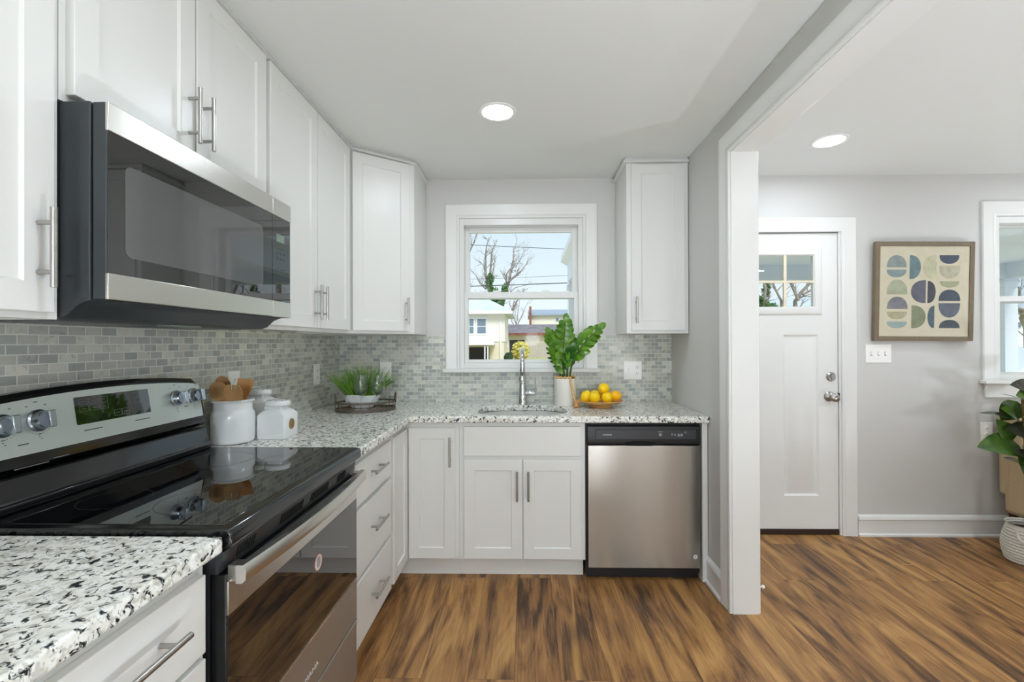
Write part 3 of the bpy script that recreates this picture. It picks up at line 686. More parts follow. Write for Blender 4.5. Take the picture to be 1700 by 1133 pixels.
# ------------------------------------------------------------------ range
RY0, RY1 = .952, 1.710; RC = (RY0 + RY1) / 2
t = thing('range', 'freestanding electric range with black glass cooktop and steel oven door', 'range', (-.95, RC, 0))
bm = B(); box(bm, -1.27, -.672, RY0 + .001, RY1 - .001, .03, .872); obj('body', bm, mat('dark_grey_side', (40, 41, 44), .4), t)
bm = B()
prism(bm, [(-1.20, .874), (-.632, .874), (-.622, .878), (-.620, .885), (-.620, .904), (-.628, .914), (-.640, .916), (-1.20, .916)], RY0, RY1, lambda a, b, h: (a, h, b))
ct = obj('cooktop', bm, 'black', t, bevel=.003)
bm = B(); box(bm, -1.165, -.652, RY0 + .022, RY1 - .022, .9155, .9175); cgl = obj('cooktop_glass', bm, 'bglass', ct, bevel=.0008)
for cx_, cy_, rr in ((-.80, 1.13, .105), (-.80, 1.52, .085), (-1.03, 1.13, .075), (-1.03, 1.52, .105)):
    bm = B(); lathe(bm, [(rr - .0012, .9177), (rr, .9177)], 64, Matrix.Translation((cx_, cy_, 0))); obj('burner_ring', bm, 'faint', cgl)
# rear riser and backguard
bm = B(); prism(bm, [(-1.195, .914), (-1.182, .918), (-1.180, .935), (-1.190, .945), (-1.200, .990), (-1.206, .996), (-1.262, .996), (-1.262, .914)], RY0 + .004, RY1 - .012, lambda a, b, h: (a, h, b)); obj('riser', bm, 'black', t, bevel=.002)
bm = B(); nseg = 24
def topz(y): u = (y - RC) / ((RY1 - RY0) / 2); return 1.197 - .024 * u * u - (.02 * max(0, (abs(u) - .94) / .06) ** 2)
rows = []
for k in range(nseg + 1):
    y = RY0 + (RY1 - RY0) * k / nseg; zt = topz(y)
    sec = [(-1.262, 1.0), (-1.222, 1.0), (-1.212, 1.012), (-1.214, 1.035), (-1.238, zt - .012), (-1.246, zt), (-1.268, zt), (-1.268, 1.0)]
    rows.append([bm.verts.new((a, y, b)) for a, b in sec])
for u, v in zip(rows, rows[1:]):
    for j in range(8): quad(bm, u[j], u[(j + 1) % 8], v[(j + 1) % 8], v[j])
bm.faces.new(rows[0][::-1]); bm.faces.new(rows[-1]); bgd = obj('backguard', bm, 'black', t, angle=30)
# tilted panel frame: local x along +Y, y up the panel, z out
pb, pt = Vector((-1.2143, RC, 1.038)), Vector((-1.2358, RC, 1.178)); up = (pt - pb).normalized(); outn = Vector((0, 1, 0)).cross(up).normalized()
PM = Matrix((Vector((0, 1, 0)), up, outn)).transposed().to_4x4(); PM.translation = pb
bm = B(); rows = []
for k in range(nseg + 1):
    y = -.366 + .732 * k / nseg; hh = (topz(RC + y) - 1.038) - .016
    rows.append([bm.verts.new(PM @ Vector(q)) for q in ((y, .0, -.001), (y, .0, .0015), (y, hh, .0015), (y, hh, -.001))])
for u, v in zip(rows, rows[1:]):
    for j in range(4): quad(bm, u[j], u[(j + 1) % 4], v[(j + 1) % 4], v[j])
bm.faces.new(rows[0][::-1]); bm.faces.new(rows[-1]); pan = obj('control_fascia', bm, 'steel_p', bgd)
def pbox(bm, a, b, c, d, z0, z1): box(bm, a, b, c, d, z0, z1, PM)
DX0, DX1, DZ0, DZ1 = -.110, .135, .048, .124
bm = B(); pl = [((DX0 + DX1) / 2 + a, (DZ0 + DZ1) / 2 + b) for a, b in rrect(DX1 - DX0, DZ1 - DZ0, .004, 4)]; prism(bm, pl, .0012, .0024, lambda a, b, h: PM @ Vector((a, b, h))); ds = obj('touch_display', bm, 'screen', pan)
def outl(x, y, w_, h):
    global bm
    bm = B(); e = .0008
    for a in ((x, x + w_, y, y + e), (x, x + w_, y + h - e, y + h), (x, x + e, y, y + h), (x + w_ - e, x + w_, y, y + h)): pbox(bm, a[0], a[1], a[2], a[3], .0023, .0028)
for r_ in range(2):
    for c_ in range(3): outl(-.098 + c_ * .030, .082 + r_ * .020, .027, .016); pbox(bm, -.091 + c_ * .030, -.078 + c_ * .030, .089 + r_ * .020, .0905 + r_ * .020, .0023, .0028); obj('display_icon', bm, 'grey', ds)
for c_ in range(2): outl(.005 + c_ * .026, .056, .025, .018); pbox(bm, .011 + c_ * .026, .024 + c_ * .026, .0645, .066, .0023, .0028); obj('display_icon', bm, 'grey', ds)
for c_ in range(2): outl(.078, .086 + c_ * .018, .022, .014); obj('display_icon', bm, 'grey', ds)
KN = (-.287, -.206, .248, .330)
for kx in KN:
    bm = B()
    for dx, dy, w_ in ((0, .047, .010), (.022, .038, .006), (-.022, .038, .006), (0, -.034, .008), (-.001, -.040, .003), (.003, -.046, .003)):
        pbox(bm, kx + dx - w_ / 2, kx + dx + w_ / 2, .078 + dy - .001, .078 + dy + .001, .0014, .0019)
    for k in range(10):
        a = math.radians(200 + 14 * k); pbox(bm, kx + .034 * math.cos(a) - .002, kx + .034 * math.cos(a) + .002, .078 + .034 * math.sin(a) - .0004, .078 + .034 * math.sin(a) + .0004, .0014, .0018)
    obj('dial_marks', bm, 'ink', pan)
for x, y, w_ in ((-.246, .026, .024), (.289, .045, .018), (-.065, .030, .055), (.10, .030, .055)): bm = B(); pbox(bm, x - w_ / 2, x + w_ / 2, y - .0013, y + .0013, .0014, .0018); obj('printed_mark', bm, 'ink', pan)
for kx in KN:
    Mk = PM @ Matrix.Translation((kx, .078, .0015))
    bm = B(); lathe(bm, [(0, 0), (.0275, 0), (.0275, .005), (.023, .007), (.0215, .022), (.020, .0245), (0, .0245)], 36, Mk); kb = obj('knob', bm, 'knobm', pan)
    bm = B(); prism(bm, [(-.007, -.021), (.007, -.021), (.0085, .021), (-.0085, .021)], .02, .041, lambda a, b, h: Mk @ Vector((a, b, h))); obj('grip', bm, 'knobm', kb, bevel=.0015)
bm = B(); box(bm, -1.2119, -1.2110, 1.15, 1.19, 1.014, 1.016); box(bm, -1.2119, -1.2110, 1.06, 1.14, 1.008, 1.010); obj('emblem_marks', bm, 'grey', bgd)
# vent trim above oven door
XD = -.635
bm = B(); prism(bm, [(-.671, .870), (-.640, .866), (-.652, .818), (-.671, .818)], RY0 + .004, RY1 - .004, lambda a, b, h: (a, h, b)); vt = obj('vent_trim', bm, 'charcoal', t)
for g0 in (1.01, 1.19, 1.36, 1.55):
    bm = B()
    for k in range(12 if g0 in (1.19, 1.36) else 7):
        y = g0 + k * .0105; prism(bm, [(-.6425, .858), (-.6415, .858), (-.6475, .832), (-.6485, .832)], y, y + .005, lambda a, b, h: (a + .0003, h, b))
    obj('vent_slots', bm, 'void', vt)
od = None
bm = B(); box(bm, -.670, XD - .003, RY0 + .008, RY1 - .008, .285, .815); od = obj('oven_door', bm, 'blackp', t, bevel=.002)
bm = B(); box(bm, XD - .004, XD + .001, RY0 + .010, RY1 - .010, .728, .800); obj('upper_steel_band', bm, 'steel_h', od, bevel=.001)
bm = B(); box(bm, XD - .004, XD + .001, RY0 + .010, RY1 - .010, .285, .432); lo = obj('lower_steel_band', bm, 'steel_l', od, bevel=.0015)
bm = B(); box(bm, XD - .004, XD + .0002, RY0 + .010, RY1 - .010, .440, .7275); og = obj('oven_glass', bm, 'ovenglass', od)
bm = B(); box(bm, XD - .004, XD + .002, RY0 + .010, RY1 - .010, .4325, .4395); obj('chrome_strip', bm, 'chrome', od)
bm = B(); pts = []
for k in range(17):
    u = -1 + k / 8; pts.append((XD + .026 + .022 * (1 - u * u), RC + u * .368, .816))
rows = []
for p, a, b in frames(pts): rows.append([bm.verts.new(p + Vector((dx, 0, dz))) for dx, dz in ((-.010, -.020), (.004, -.020), (.012, -.012), (.013, .010), (.006, .019), (-.010, .019))])
for u, v in zip(rows, rows[1:]):
    for j in range(6): quad(bm, u[j], u[(j + 1) % 6], v[(j + 1) % 6], v[j])
bm.faces.new(rows[0][::-1]); bm.faces.new(rows[-1])
for s in (-1, 1): box(bm, XD - .004, XD + .024, RC + s * .348 - .014, RC + s * .348 + .014, .798, .832)
obj('door_handle', bm, 'steel_h', od, angle=45)
SY = Tz(XD + .0012, RC, .338, 90) @ Matrix.Rotation(PI / 2, 4, 'X')
text_mesh('brand_lettering', 'AMANA', .026, SY @ Matrix.Diagonal((1.15, .8, 1, 1)), 'white', lo)
Rx = Matrix.Rotation(PI / 2, 4, 'Y')
SYY, SYZ = 1.385, .640
bm = B(); lathe(bm, [(0, .0012), (.021, .0012), (.021, 0)], 32, Matrix.Translation((XD + .0002, SYY, SYZ)) @ Rx); st = obj('round_sticker', bm, 'stick', og)
bm = B(); lathe(bm, [(.020, .0013), (.0235, .0013), (.0235, 0), (.020, 0)], 32, Matrix.Translation((XD + .0002, SYY, SYZ)) @ Rx, close=True); obj('sticker_rim', bm, 'pink', st)
bm = B()
for k in range(6): wd = (.018, .026, .024, .028, .022, .016)[k]; box(bm, XD + .0013, XD + .0018, SYY - wd / 2, SYY + wd / 2, SYZ + .013 - k * .0055, SYZ + .016 - k * .0055)
obj('sticker_print', bm, 'inkb', st)
bm = B(); box(bm, -.668, XD, RY0 + .010, RY1 - .010, .065, .272); prism(bm, [(-.66, .272), (XD - .004, .272), (XD + .003, .277), (XD + .003, .281), (-.66, .281)], RY0 + .010, RY1 - .010, lambda a, b, h: (a, h, b))
obj('storage_drawer', bm, 'steel_l', t, bevel=.0015)
for y in (RY0 + .04, RY1 - .04):
    bm = B(); cyl(bm, (-.72, y, .001), (-.72, y, .031), .018); obj('leg', bm, 'blackp', t)

# ------------------------------------------------------------------ crock, utensils, canisters
CC = Vector((-1.197, 1.848, .905))
bm = B(); lathe(bm, [(0, .003), (.070, 0), (.076, .004), (.079, .012), (.080, .10), (.0795, .116), (.076, .126), (.0715, .132), (.0705, .140), (.0705, .162), (.0745, .167), (.0750, .173), (.071, .175), (.067, .171), (.067, .135), (.074, .11), (.074, .02), (0, .012)], 48)
bmesh.ops.translate(bm, verts=bm.verts, vec=CC)
cr = thing('utensil_crock', 'round white ceramic crock holding wooden utensils', 'crock', CC); obj('jar', bm, 'ceramic', cr)
bm = B()
for k in range(40):
    a = 2 * PI * k / 40; p = CC + Vector((.0748 * math.cos(a), .0748 * math.sin(a), .169)); bmesh.ops.create_icosphere(bm, subdivisions=1, radius=.0035, matrix=Matrix.Translation(p))
obj('beaded_rim', bm, 'ceramic', cr)
def utensil(name, label, foot, head, yaw, outline, m, holes=(), thick=.006, bend=0.):
    """flat wooden head on a round handle; outline is half-width against height along the head (0..1)"""
    foot, head = Vector(foot), Vector(head); t = thing(name, label, 'utensil', foot)
    axis = (head - foot).normalized(); n = Vector((math.sin(yaw), -math.cos(yaw), 0)); n = (n - axis * n.dot(axis)).normalized(); s = n.cross(axis)
    bm = B(); tube(bm, [foot, head], [.0055, .0065], 10); obj('handle', bm, m, t)
    bm = B(); H_ = outline[-1][0]; cols = len(outline); NX = 12
    def pt(h, u, hw, side):
        d = n * (side * thick / 2 + bend * ((u * hw / .04) ** 2) * .012 + bend * .010 * (h / H_) ** 2)
        return head - axis * .012 + axis * h + s * (u * hw) + d
    g = {}
    for side in (1, -1):
        for i, (h, hw) in enumerate(outline):
            for j in range(NX + 1): g[side, i, j] = bm.verts.new(pt(h, -1 + 2 * j / NX, hw, side))
    def solid(i, j): return 0 <= i < cols - 1 and 0 <= j < NX and not any(a <= i < b and c <= j < d for a, b, c, d in holes)
    for i in range(cols - 1):
        for j in range(NX):
            if not solid(i, j): continue
            for side in (1, -1): quad(bm, g[side, i, j], g[side, i, j + 1], g[side, i + 1, j + 1], g[side, i + 1, j])
            for (di, dj, a, b) in ((-1, 0, (i, j), (i, j + 1)), (1, 0, (i + 1, j), (i + 1, j + 1)), (0, -1, (i, j), (i + 1, j)), (0, 1, (i, j + 1), (i + 1, j + 1))):
                if not solid(i + di, j + dj): quad(bm, g[(1,) + a], g[(1,) + b], g[(-1,) + b], g[(-1,) + a])
    obj('head', bm, m, t, angle=60); return t
def oval(L, w_, k0=.25, n=16):
    return [(L * i / n, max(.002, w_ * (math.sin(PI * min(1, (.12 + .88 * i / n))) ** .62))) for i in range(n + 1)]
def spoon(L, w_, n=16):
    o = []
    for i in range(n + 1):
        u = i / n; q = (u - .52) / (.482 if u > .52 else .56); o.append((L * u, max(.0015, w_ * math.sqrt(max(0, 1 - q * q)))))
    return o
utensil('wooden_spoon', 'light wooden spoon at the front left of the crock', (-1.195, 1.842, .92), (-1.214, 1.806, 1.083), .1, spoon(.088, .036), 'wood', bend=.6)
utensil('wooden_fork', 'light wooden slotted fork at the front of the crock', (-1.19, 1.85, .92), (-1.164, 1.804, 1.083), .2, [(h * .9, max(.0015, .034 * math.sqrt(max(0, 1 - ((h / .086 - .52) / (.60 if h > .0447 else .56)) ** 2)))) for h in [.086 * i / 16 for i in range(17)]], 'wood',
        holes=((11, 16, 3, 4), (11, 16, 5, 6), (11, 16, 7, 8)), bend=.6)
utensil('wooden_paddle', 'square-ended orange wooden spatula behind the fork', (-1.20, 1.86, .92), (-1.178, 1.880, 1.082), .2, [(0, .012), (.02, .018), (.04, .026), (.06, .029), (.085, .031), (.090, .0305)], 'paddle', bend=.2)
utensil('dark_spoon', 'darker wooden spoon leaning behind the light spoon', (-1.21, 1.868, .92), (-1.247, 1.872, 1.096), .5, spoon(.09, .028), 'wood_d', bend=.6)

def canister(label, cx_, cy_, hw, hb, lidr, group=None):
    t = thing('canister', label, 'canister', (cx_, cy_, .905)); bm = B(); z = .9055
    rings = []
    for s_, h, r_ in ((.97, 0, .006), (1, .005, .006), (1, hb, .006), (.88, hb + .012, .012), (.70, hb + .022, .02)):
        rings.append([bm.verts.new((cx_ + a, cy_ + b, z + h)) for a, b in rrect(2 * hw * s_, 2 * hw * s_, r_, 5)])
    nr = len(rings[0]); ring = []
    for r_, h in ((lidr * .82, hb + .026), (lidr * .82, hb + .036)):
        ring = []
        for a, b in rrect(1, 1, .001, 5):
            q = math.atan2(b, a); ring.append(bm.verts.new((cx_ + r_ * math.cos(q), cy_ + r_ * math.sin(q), z + h)))
        ring2 = []
        for k in range(nr):
            v = rings[0][k].co; q = math.atan2(v.y - cy_, v.x - cx_); ring2.append(bm.verts.new((cx_ + r_ * math.cos(q), cy_ + r_ * math.sin(q), z + h)))
        for v in ring: bm.verts.remove(v)
        rings.append(ring2)
    for u, v in zip(rings, rings[1:]):
        for k in range(nr): quad(bm, u[k], u[(k + 1) % nr], v[(k + 1) % nr], v[k])
    bm.faces.new(rings[0][::-1]); bm.faces.new(rings[-1]); bd = obj('jar', bm, 'ceramic', t)
    zl = z + hb + .036; bm = B(); lathe(bm, [(0, zl - .0), (lidr * .84, zl), (lidr, zl + .004), (lidr * 1.02, zl + .010), (lidr, zl + .017), (lidr * .92, zl + .023), (lidr * .6, zl + .026), (0, zl + .027)], 36, Matrix.Translation((cx_, cy_, 0))); ld = obj('lid', bm, 'ceramic', t)
    bm = B()
    for k in range(10):
        a = 2 * PI * k / 10; cyl(bm, (cx_ + lidr * .72 * math.cos(a), cy_ + lidr * .72 * math.sin(a), zl + .0235), (cx_ + lidr * .72 * math.cos(a), cy_ + lidr * .72 * math.sin(a), zl + .0258), .0035, seg=8)
    obj('lid_holes', bm, 'ink', ld)
    bm = B(); lathe(bm, [(0, .002), (.022, .002), (.023, 0)], 28, Matrix.Translation((cx_ + hw, cy_ + .002, z + hb * .58)) @ Rx); obj('round_tag', bm, 'brass', t)
canister('small square white canister with round brown tag in front', -1.0665, 1.947, .0585, .098, .051)
canister('taller square white canister half hidden behind the crock', -1.220, 2.075, .058, .132, .049)

# ------------------------------------------------------------------ tray with glasses and planter
TX, TY, TR = -.955, 2.715, .36
t = thing('serving_tray', 'oval dark metal tray with loop handles in the worktop corner', 'tray', (TX, TY, .905), TR)
bm = B(); lathe(bm, [(0, .004), (.168, .004), (.168, .010), (0, .010)], 64, sy=.66); obj('base_board', bm, 'trayf', t, local=True)
def oval_band(rx, z0, z1, th=.0025):
    bm = B(); lathe(bm, [(rx, z0), (rx, z1), (rx - th, z1), (rx - th, z0)], 64, sy=.66, close=True); return bm
obj('lower_band', oval_band(.1715, .001, .020), 'tray', t, local=True); obj('upper_band', oval_band(.1715, .046, .056), 'tray', t, local=True)
for k in range(12):
    bm = B(); a = 2 * PI * k / 12 + .1; p = Vector((.170 * math.cos(a), .170 * .66 * math.sin(a), 0)); tube(bm, [p + Vector((0, 0, .018)), p + Vector((0, 0, .048))], .0025, 6); obj('upright', bm, 'tray', t, local=True)
for s in (-1, 1):
    bm = B(); pts = []
    for k in range(13):
        a = PI * k / 12; pts.append((s * (.168 + .004 * math.sin(a)), .036 * math.cos(a), .046 + .058 * math.sin(a) ** .8))
    tube(bm, pts, .0045, 8); obj('loop_handle', bm, 'tray', t, local=True, angle=60)
PX, PY = -1.0, 2.775
t = thing('grass_planter', 'faceted white bowl of tall green grass standing in the tray', 'planter', (PX, PY, .9155), .12)
bm = B(); top, mid, bot = [], [], []; nn = 10
for k in range(nn):
    a = 2 * PI * k / nn; top.append(bm.verts.new((.108 * math.cos(a), .055 * math.sin(a), .078 + .004 * math.cos(3 * a))))
    a2 = a + PI / nn; mid.append(bm.verts.new((.097 * math.cos(a2), .055 * math.sin(a2), .036))); bot.append(bm.verts.new((.062 * math.cos(a), .036 * math.sin(a), 0)))
for k in range(nn):
    k2 = (k + 1) % nn; bm.faces.new((top[k], mid[k], top[k2])); bm.faces.new((mid[k], mid[k2], top[k2])); bm.faces.new((mid[k], bot[k2], mid[k2])); bm.faces.new((bot[k], bot[k2], mid[k]))
bm.faces.new(bot[::-1]); ins = [bm.verts.new((v.co.x * .94, v.co.y * .92, .070)) for v in top]
for k in range(nn): quad(bm, top[k], top[(k + 1) % nn], ins[(k + 1) % nn], ins[k])
bm.faces.new(ins); obj('bowl', bm, 'ceramic', t, local=True, angle=5)
bm = B(); rg = random.Random(3)
for k in range(330):
    bx, by = rg.uniform(-.088, .088), rg.uniform(-.038, .038); L = rg.uniform(.15, .215); lean = bx / .088 * .75 + rg.gauss(0, .16); ly = by / .038 * .25 + rg.gauss(0, .15)
    L *= 1 - .08 * abs(lean); n = 6; w_ = rg.uniform(.0022, .0036); side = Vector((rg.gauss(0, 1), rg.gauss(0, 1), 0)).normalized(); pr = None
    for i in range(n + 1):
        u = i / n; p = Vector((bx + L * (lean * .8 * u + lean * .25 * u * u), by + L * (ly * u), .068 + L * (u * (1 - .22 * abs(lean)) - (.30 * lean * lean) * u ** 2.2)))
        hw = w_ * (1 - u ** 2.2) + .0003; q = (bm.verts.new(p - side * hw), bm.verts.new(p + side * hw))
        if pr: quad(bm, pr[0], pr[1], q[1], q[0])
        pr = q
obj('grass_blades', bm, 'grass', t, local=True, recalc=False, kind='stuff')
def wine_glass(x, y, label):
    t = thing('wine_glass', label, 'wine glass', (x, y, .9155), group='wine glasses on the tray')
    bm = B(); lathe(bm, [(0, .001), (.034, .001), (.035, .002), (.012, .006), (.0045, .014), (.0038, .05), (.0045, .082), (.0, .084)], 32); obj('stem', bm, 'wine', t, local=True)
    bm = B(); lathe(bm, [(0, .083), (.012, .085), (.028, .098), (.040, .120), (.0435, .142), (.041, .170), (.034, .205), (.033, .205), (.040, .170), (.0423, .142), (.0388, .121), (.027, .100), (.012, .088), (0, .086)], 40); obj('bowl', bm, 'wine', t, local=True)
wine_glass(-.968, 2.668, 'clear stemmed wine glass, left one of the two on the tray'); wine_glass(-.878, 2.69, 'clear stemmed wine glass, right one of the two on the tray')

# ------------------------------------------------------------------ leaves and plants
def leaf(bm, base, tip, width, nrm, fold=.25, droop=0., n=8, shape=.55, blunt=.8):
    base, tip = Vector(base), Vector(tip); ax = tip - base; L = ax.length; d = ax / L
    nrm = Vector(nrm); nrm = nrm - d * nrm.dot(d); nrm = nrm.normalized() if nrm.length > 1e-5 else d.orthogonal().normalized(); s = d.cross(nrm); rows = []
    for i in range(n + 1):
        u = i / n; hw = width / 2 * (math.sin(PI * min(1, u ** shape * .98 + .02)) ** blunt) if 0 < u < 1 else .0006
        c = base + ax * u + nrm * (droop * L * (-(u * u)) + .06 * L * math.sin(PI * u))
        rows.append((bm.verts.new(c + s * hw + nrm * hw * fold), bm.verts.new(c), bm.verts.new(c - s * hw + nrm * hw * fold)))
    for a, b in zip(rows, rows[1:]):
        quad(bm, a[0], a[1], b[1], b[0]); quad(bm, a[1], a[2], b[2], b[1])
PC = Vector((.249, 2.95, .905))
t = thing('potted_plant', 'leafy green plant in a white cylinder pot right of the faucet', 'potted plant', PC)
bm = B(); prf = [(0, .002), (.066, .0), (.069, .003)]
for k in range(28): prf += [(.0695, .006 + k * .0058), (.0688, .0088 + k * .0058)]
prf += [(.069, .170), (.067, .172), (.063, .170), (.062, .150), (0, .150)]
lathe(bm, prf, 48, Matrix.Translation(PC)); obj('pot', bm, 'pot', t)
bm = B(); lathe(bm, [(0, .152), (.062, .152)], 32, Matrix.Translation(PC)); obj('soil', bm, 'soil', t, recalc=False)
def frond(pts, nl, Ls, m, rot, w_=.036, start=.22):
    st_pts = []; P4 = [Vector(p) for p in pts]
    for i in range(17):
        u = i / 16; a = P4[0] * (1 - u) ** 2 + P4[1] * 2 * u * (1 - u) + P4[2] * u * u; st_pts.append(a)
    bm = B(); tube(bm, st_pts, [.0068 - .0045 * i / 16 for i in range(17)], 8); so_ = obj('stem', bm, 'stem', t)
    bm = B()
    for k in range(nl):
        u = start + (1 - start) * (k + .5) / nl; i = min(15, int(u * 16)); p = st_pts[i].lerp(st_pts[i + 1], u * 16 - i); d = (st_pts[i + 1] - st_pts[i]).normalized()
        sd_ = Vector((math.cos(rot), math.sin(rot), 0)); sd_ = (sd_ - d * sd_.dot(d)).normalized() * (1 if k % 2 else -1)
        L = Ls * (.82 + .36 * math.sin(PI * min(1, (k + 1) / nl)) ) * (1 - .25 * (k / nl) ** 3)
        dirv = (sd_ * .66 + d * .74 + Vector((R.gauss(0, .08), R.gauss(0, .08), R.gauss(0, .06)))).normalized()
        nr_ = d.cross(sd_) * (1 if k % 2 else -1); nr_ = nr_ if nr_.y < 0 else -nr_
        leaf(bm, p, p + dirv * L, w_ * (.9 + .25 * R.random()), nr_ + Vector((0, 0, .35)), .10, .08, 12, 1.25, .6)
    d = (st_pts[-1] - st_pts[-2]).normalized(); leaf(bm, st_pts[-1], st_pts[-1] + d * Ls * .8, w_ * .9, Vector((0, -1, .3)), .12, .05, 12, 1.25, .6)
    obj('leaves', bm, m, so_, recalc=False, angle=60)
b0 = PC + Vector((0, 0, .152))
frond([b0 + Vector((-.012, 0, 0)), (.232, 2.945, 1.24), (.252, 2.93, 1.43)], 14, .082, 'zz', .2, .046, .28)
frond([b0 + Vector((-.030, -.01, 0)), (.222, 2.93, 1.22), (.155, 2.91, 1.35)], 12, .078, 'zz', .5, .046, .28)
frond([b0 + Vector((.030, -.01, 0)), (.275, 2.93, 1.24), (.450, 2.90, 1.385)], 13, .084, 'zz', -.5, .050, .32)
frond([b0 + Vector((-.02, .02, 0)), (.215, 2.97, 1.16), (.150, 2.99, 1.25)], 8, .042, 'zz_d', .3, .018, .35)
frond([b0 + Vector((.01, -.02, 0)), (.262, 2.92, 1.18), (.285, 2.90, 1.25)], 6, .076, 'zz_d', .8, .042, .25)
frond([b0 + Vector((.0, -.02, 0)), (.236, 2.915, 1.15), (.225, 2.89, 1.22)], 5, .076, 'zz', -.3, .042, .2)

# bead garland draped over the pot rim
pts = []
for k in range(26): a = math.radians(-60 - 305 * k / 25); pts.append(PC + Vector((.061 * math.cos(a), .061 * math.sin(a), .1785 + (.003 if k % 2 else 0))))
for k in range(14):
    u = k / 13; pts.append(PC + Vector((.030 + .012 * u + .012 * u * u, -.074 - .016 * u * u, .170 - .128 * u)))
for k in range(4): pts.append(PC + Vector((.064 + .007 * k, -.088 - .004 * k, .034 - .006 * k + .006 * k)))
t = thing('bead_garland', 'string of natural wooden beads with a tassel draped over the plant pot', 'garland', (.249, 2.87, .905))
bm = B(); bmesh.ops.create_uvsphere(bm, u_segments=14, v_segments=9, radius=.0076); b1 = obj('bead', bm, 'bead', t, local=True); lc = worldloc(t)
b1.location = pts[0] - lc
for p in pts[1:]:
    c = b1.copy(); COL.objects.link(c); c.parent = t; c.location = p - lc
bm = B(); c0 = PC + Vector((.058, -.094, .046)); tube(bm, [c0, c0 + Vector((.001, -.004, -.010)), c0 + Vector((.003, -.010, -.022)), c0 + Vector((.004, -.014, -.0450))], [.006, .010, .015, .021], 14)
obj('tassel', bm, 'jute', t)

# lemons in a dish
DC = Vector((.462, 2.872, .905))
bm = B(); lathe(bm, [(0, 0), (.066, 0), (.070, .003), (.068, .010), (.076, .014), (.118, .026), (.140, .040), (.139, .044), (.114, .032), (.07, .020), (0, .018)], 56, Matrix.Translation(DC))
obj('fruit_dish', bm, 'dish', label='shallow wooden footed dish holding yellow lemons', cat='dish')
bm = B(); lathe(bm, [(0, -.042), (.005, -.040), (.010, -.036), (.021, -.030), (.031, -.016), (.034, 0), (.031, .016), (.021, .030), (.010, .036), (.006, .041), (0, .042)], 28); lem = obj('lemon', bm, 'lemon', local=True)
LM_ = [((-.090, -.006, .064), (20, 10, 60), 'yellow lemon at the left rim of the dish'), ((-.044, -.056, .063), (80, 0, 20), 'yellow lemon lying at the front left of the dish'),
       ((-.030, .030, .066), (60, 20, 10), 'yellow lemon at the back left of the pile'), ((.022, .002, .114), (80, 0, -40), 'topmost yellow lemon of the pile'),
       ((.032, -.054, .062), (88, 0, 20), 'yellow lemon at the front centre of the dish'), ((.092, -.008, .068), (80, 0, 60), 'orange-tinted lemon with dark stem end at the right of the dish'),
       ((.040, .058, .067), (80, 0, 100), 'yellow lemon at the back of the dish behind the pile')]
for i, (p, r_, lb) in enumerate(LM_):
    o = lem if i == 0 else lem.copy()
    if i: COL.objects.link(o)
    o.location = DC + Vector(p); o.rotation_euler = [math.radians(a) for a in r_]; tag(o, lb, 'lemon', 'lemons in the dish')
    if i == 5:
        o.data = lem.data.copy(); o.data.materials.clear(); o.data.materials.append(M['lemon2'])

# ------------------------------------------------------------------ wall plates
def plate(label, cat, w_, h, M4, kind, name='wall_outlet'):
    """M4: local x right, y into the wall, z up, origin at plate centre"""
    t = thing(name, label, cat, M4 @ Vector((0, 0, -h / 2)))
    bm = B(); box(bm, -w_ / 2, w_ / 2, -.0055, -.0003, -h / 2, h / 2, M4); pl_ = obj('cover_plate', bm, 'plate', t, bevel=.002)
    if kind == 'switch3':
        for x in (-.046, 0, .046):
            bm = B(); box(bm, x - .005, x + .005, -.0125, -.005, -.010, .012, M4); obj('toggle', bm, 'plate', t, bevel=.0015)
            bm = B(); box(bm, x - .0062, x + .0062, -.0062, -.0052, -.013, .013, M4); obj('toggle_slot', bm, 'grey', t)
    if kind in ('duplex', 'double'):
        ox = 0 if kind == 'duplex' else w_ / 4
        for z in (-.021, .021):
            bm = B(); lathe(bm, [(0, .0075), (.0155, .0075), (.0165, .005)], 24, M4 @ Matrix.Translation((ox, 0, z)) @ Ry); rc = obj('socket', bm, 'plate', t)
            bm = B()
            for dx in (-.006, .006): box(bm, ox + dx - .001, ox + dx + .001, -.0080, -.0070, z - .002, z + .007, M4)
            box(bm, ox - .002, ox + .002, -.0080, -.0070, z - .009, z - .005, M4); obj('slots', bm, 'slot', rc)
        if kind == 'double':
            bm = B(); box(bm, -w_ / 4 - .005, -w_ / 4 + .005, -.0125, -.005, -.010, .012, M4); obj('toggle', bm, 'plate', t, bevel=.0015)
    return t
LT = lambda y, z: Tz(XL + .006, y, z, 90)
plate('white outlet plate on the left tile behind the crock', 'outlet', .078, .124, LT(1.985, 1.125), 'duplex')
plate('white outlet plate on the left tile near the tray', 'outlet', .078, .124, LT(2.782, 1.117), 'duplex')
plate('white outlet plate on the far tile behind the grass', 'outlet', .078, .124, Tz(-.964, YB - .006, 1.113), 'duplex')
plate('double plate with switch and outlet right of the lemons', 'outlet', .122, .124, Tz(.724, YB - .006, 1.116), 'double', 'switched_outlet')
plate('three-toggle light switch plate under the framed art', 'light switch', .170, .124, Tz(2.369, YB, 1.225), 'switch3', 'light_switch')
plate('white outlet plate low on the wall behind the rubber plant', 'outlet', .080, .125, Tz(3.078, YB, .70), 'duplex')

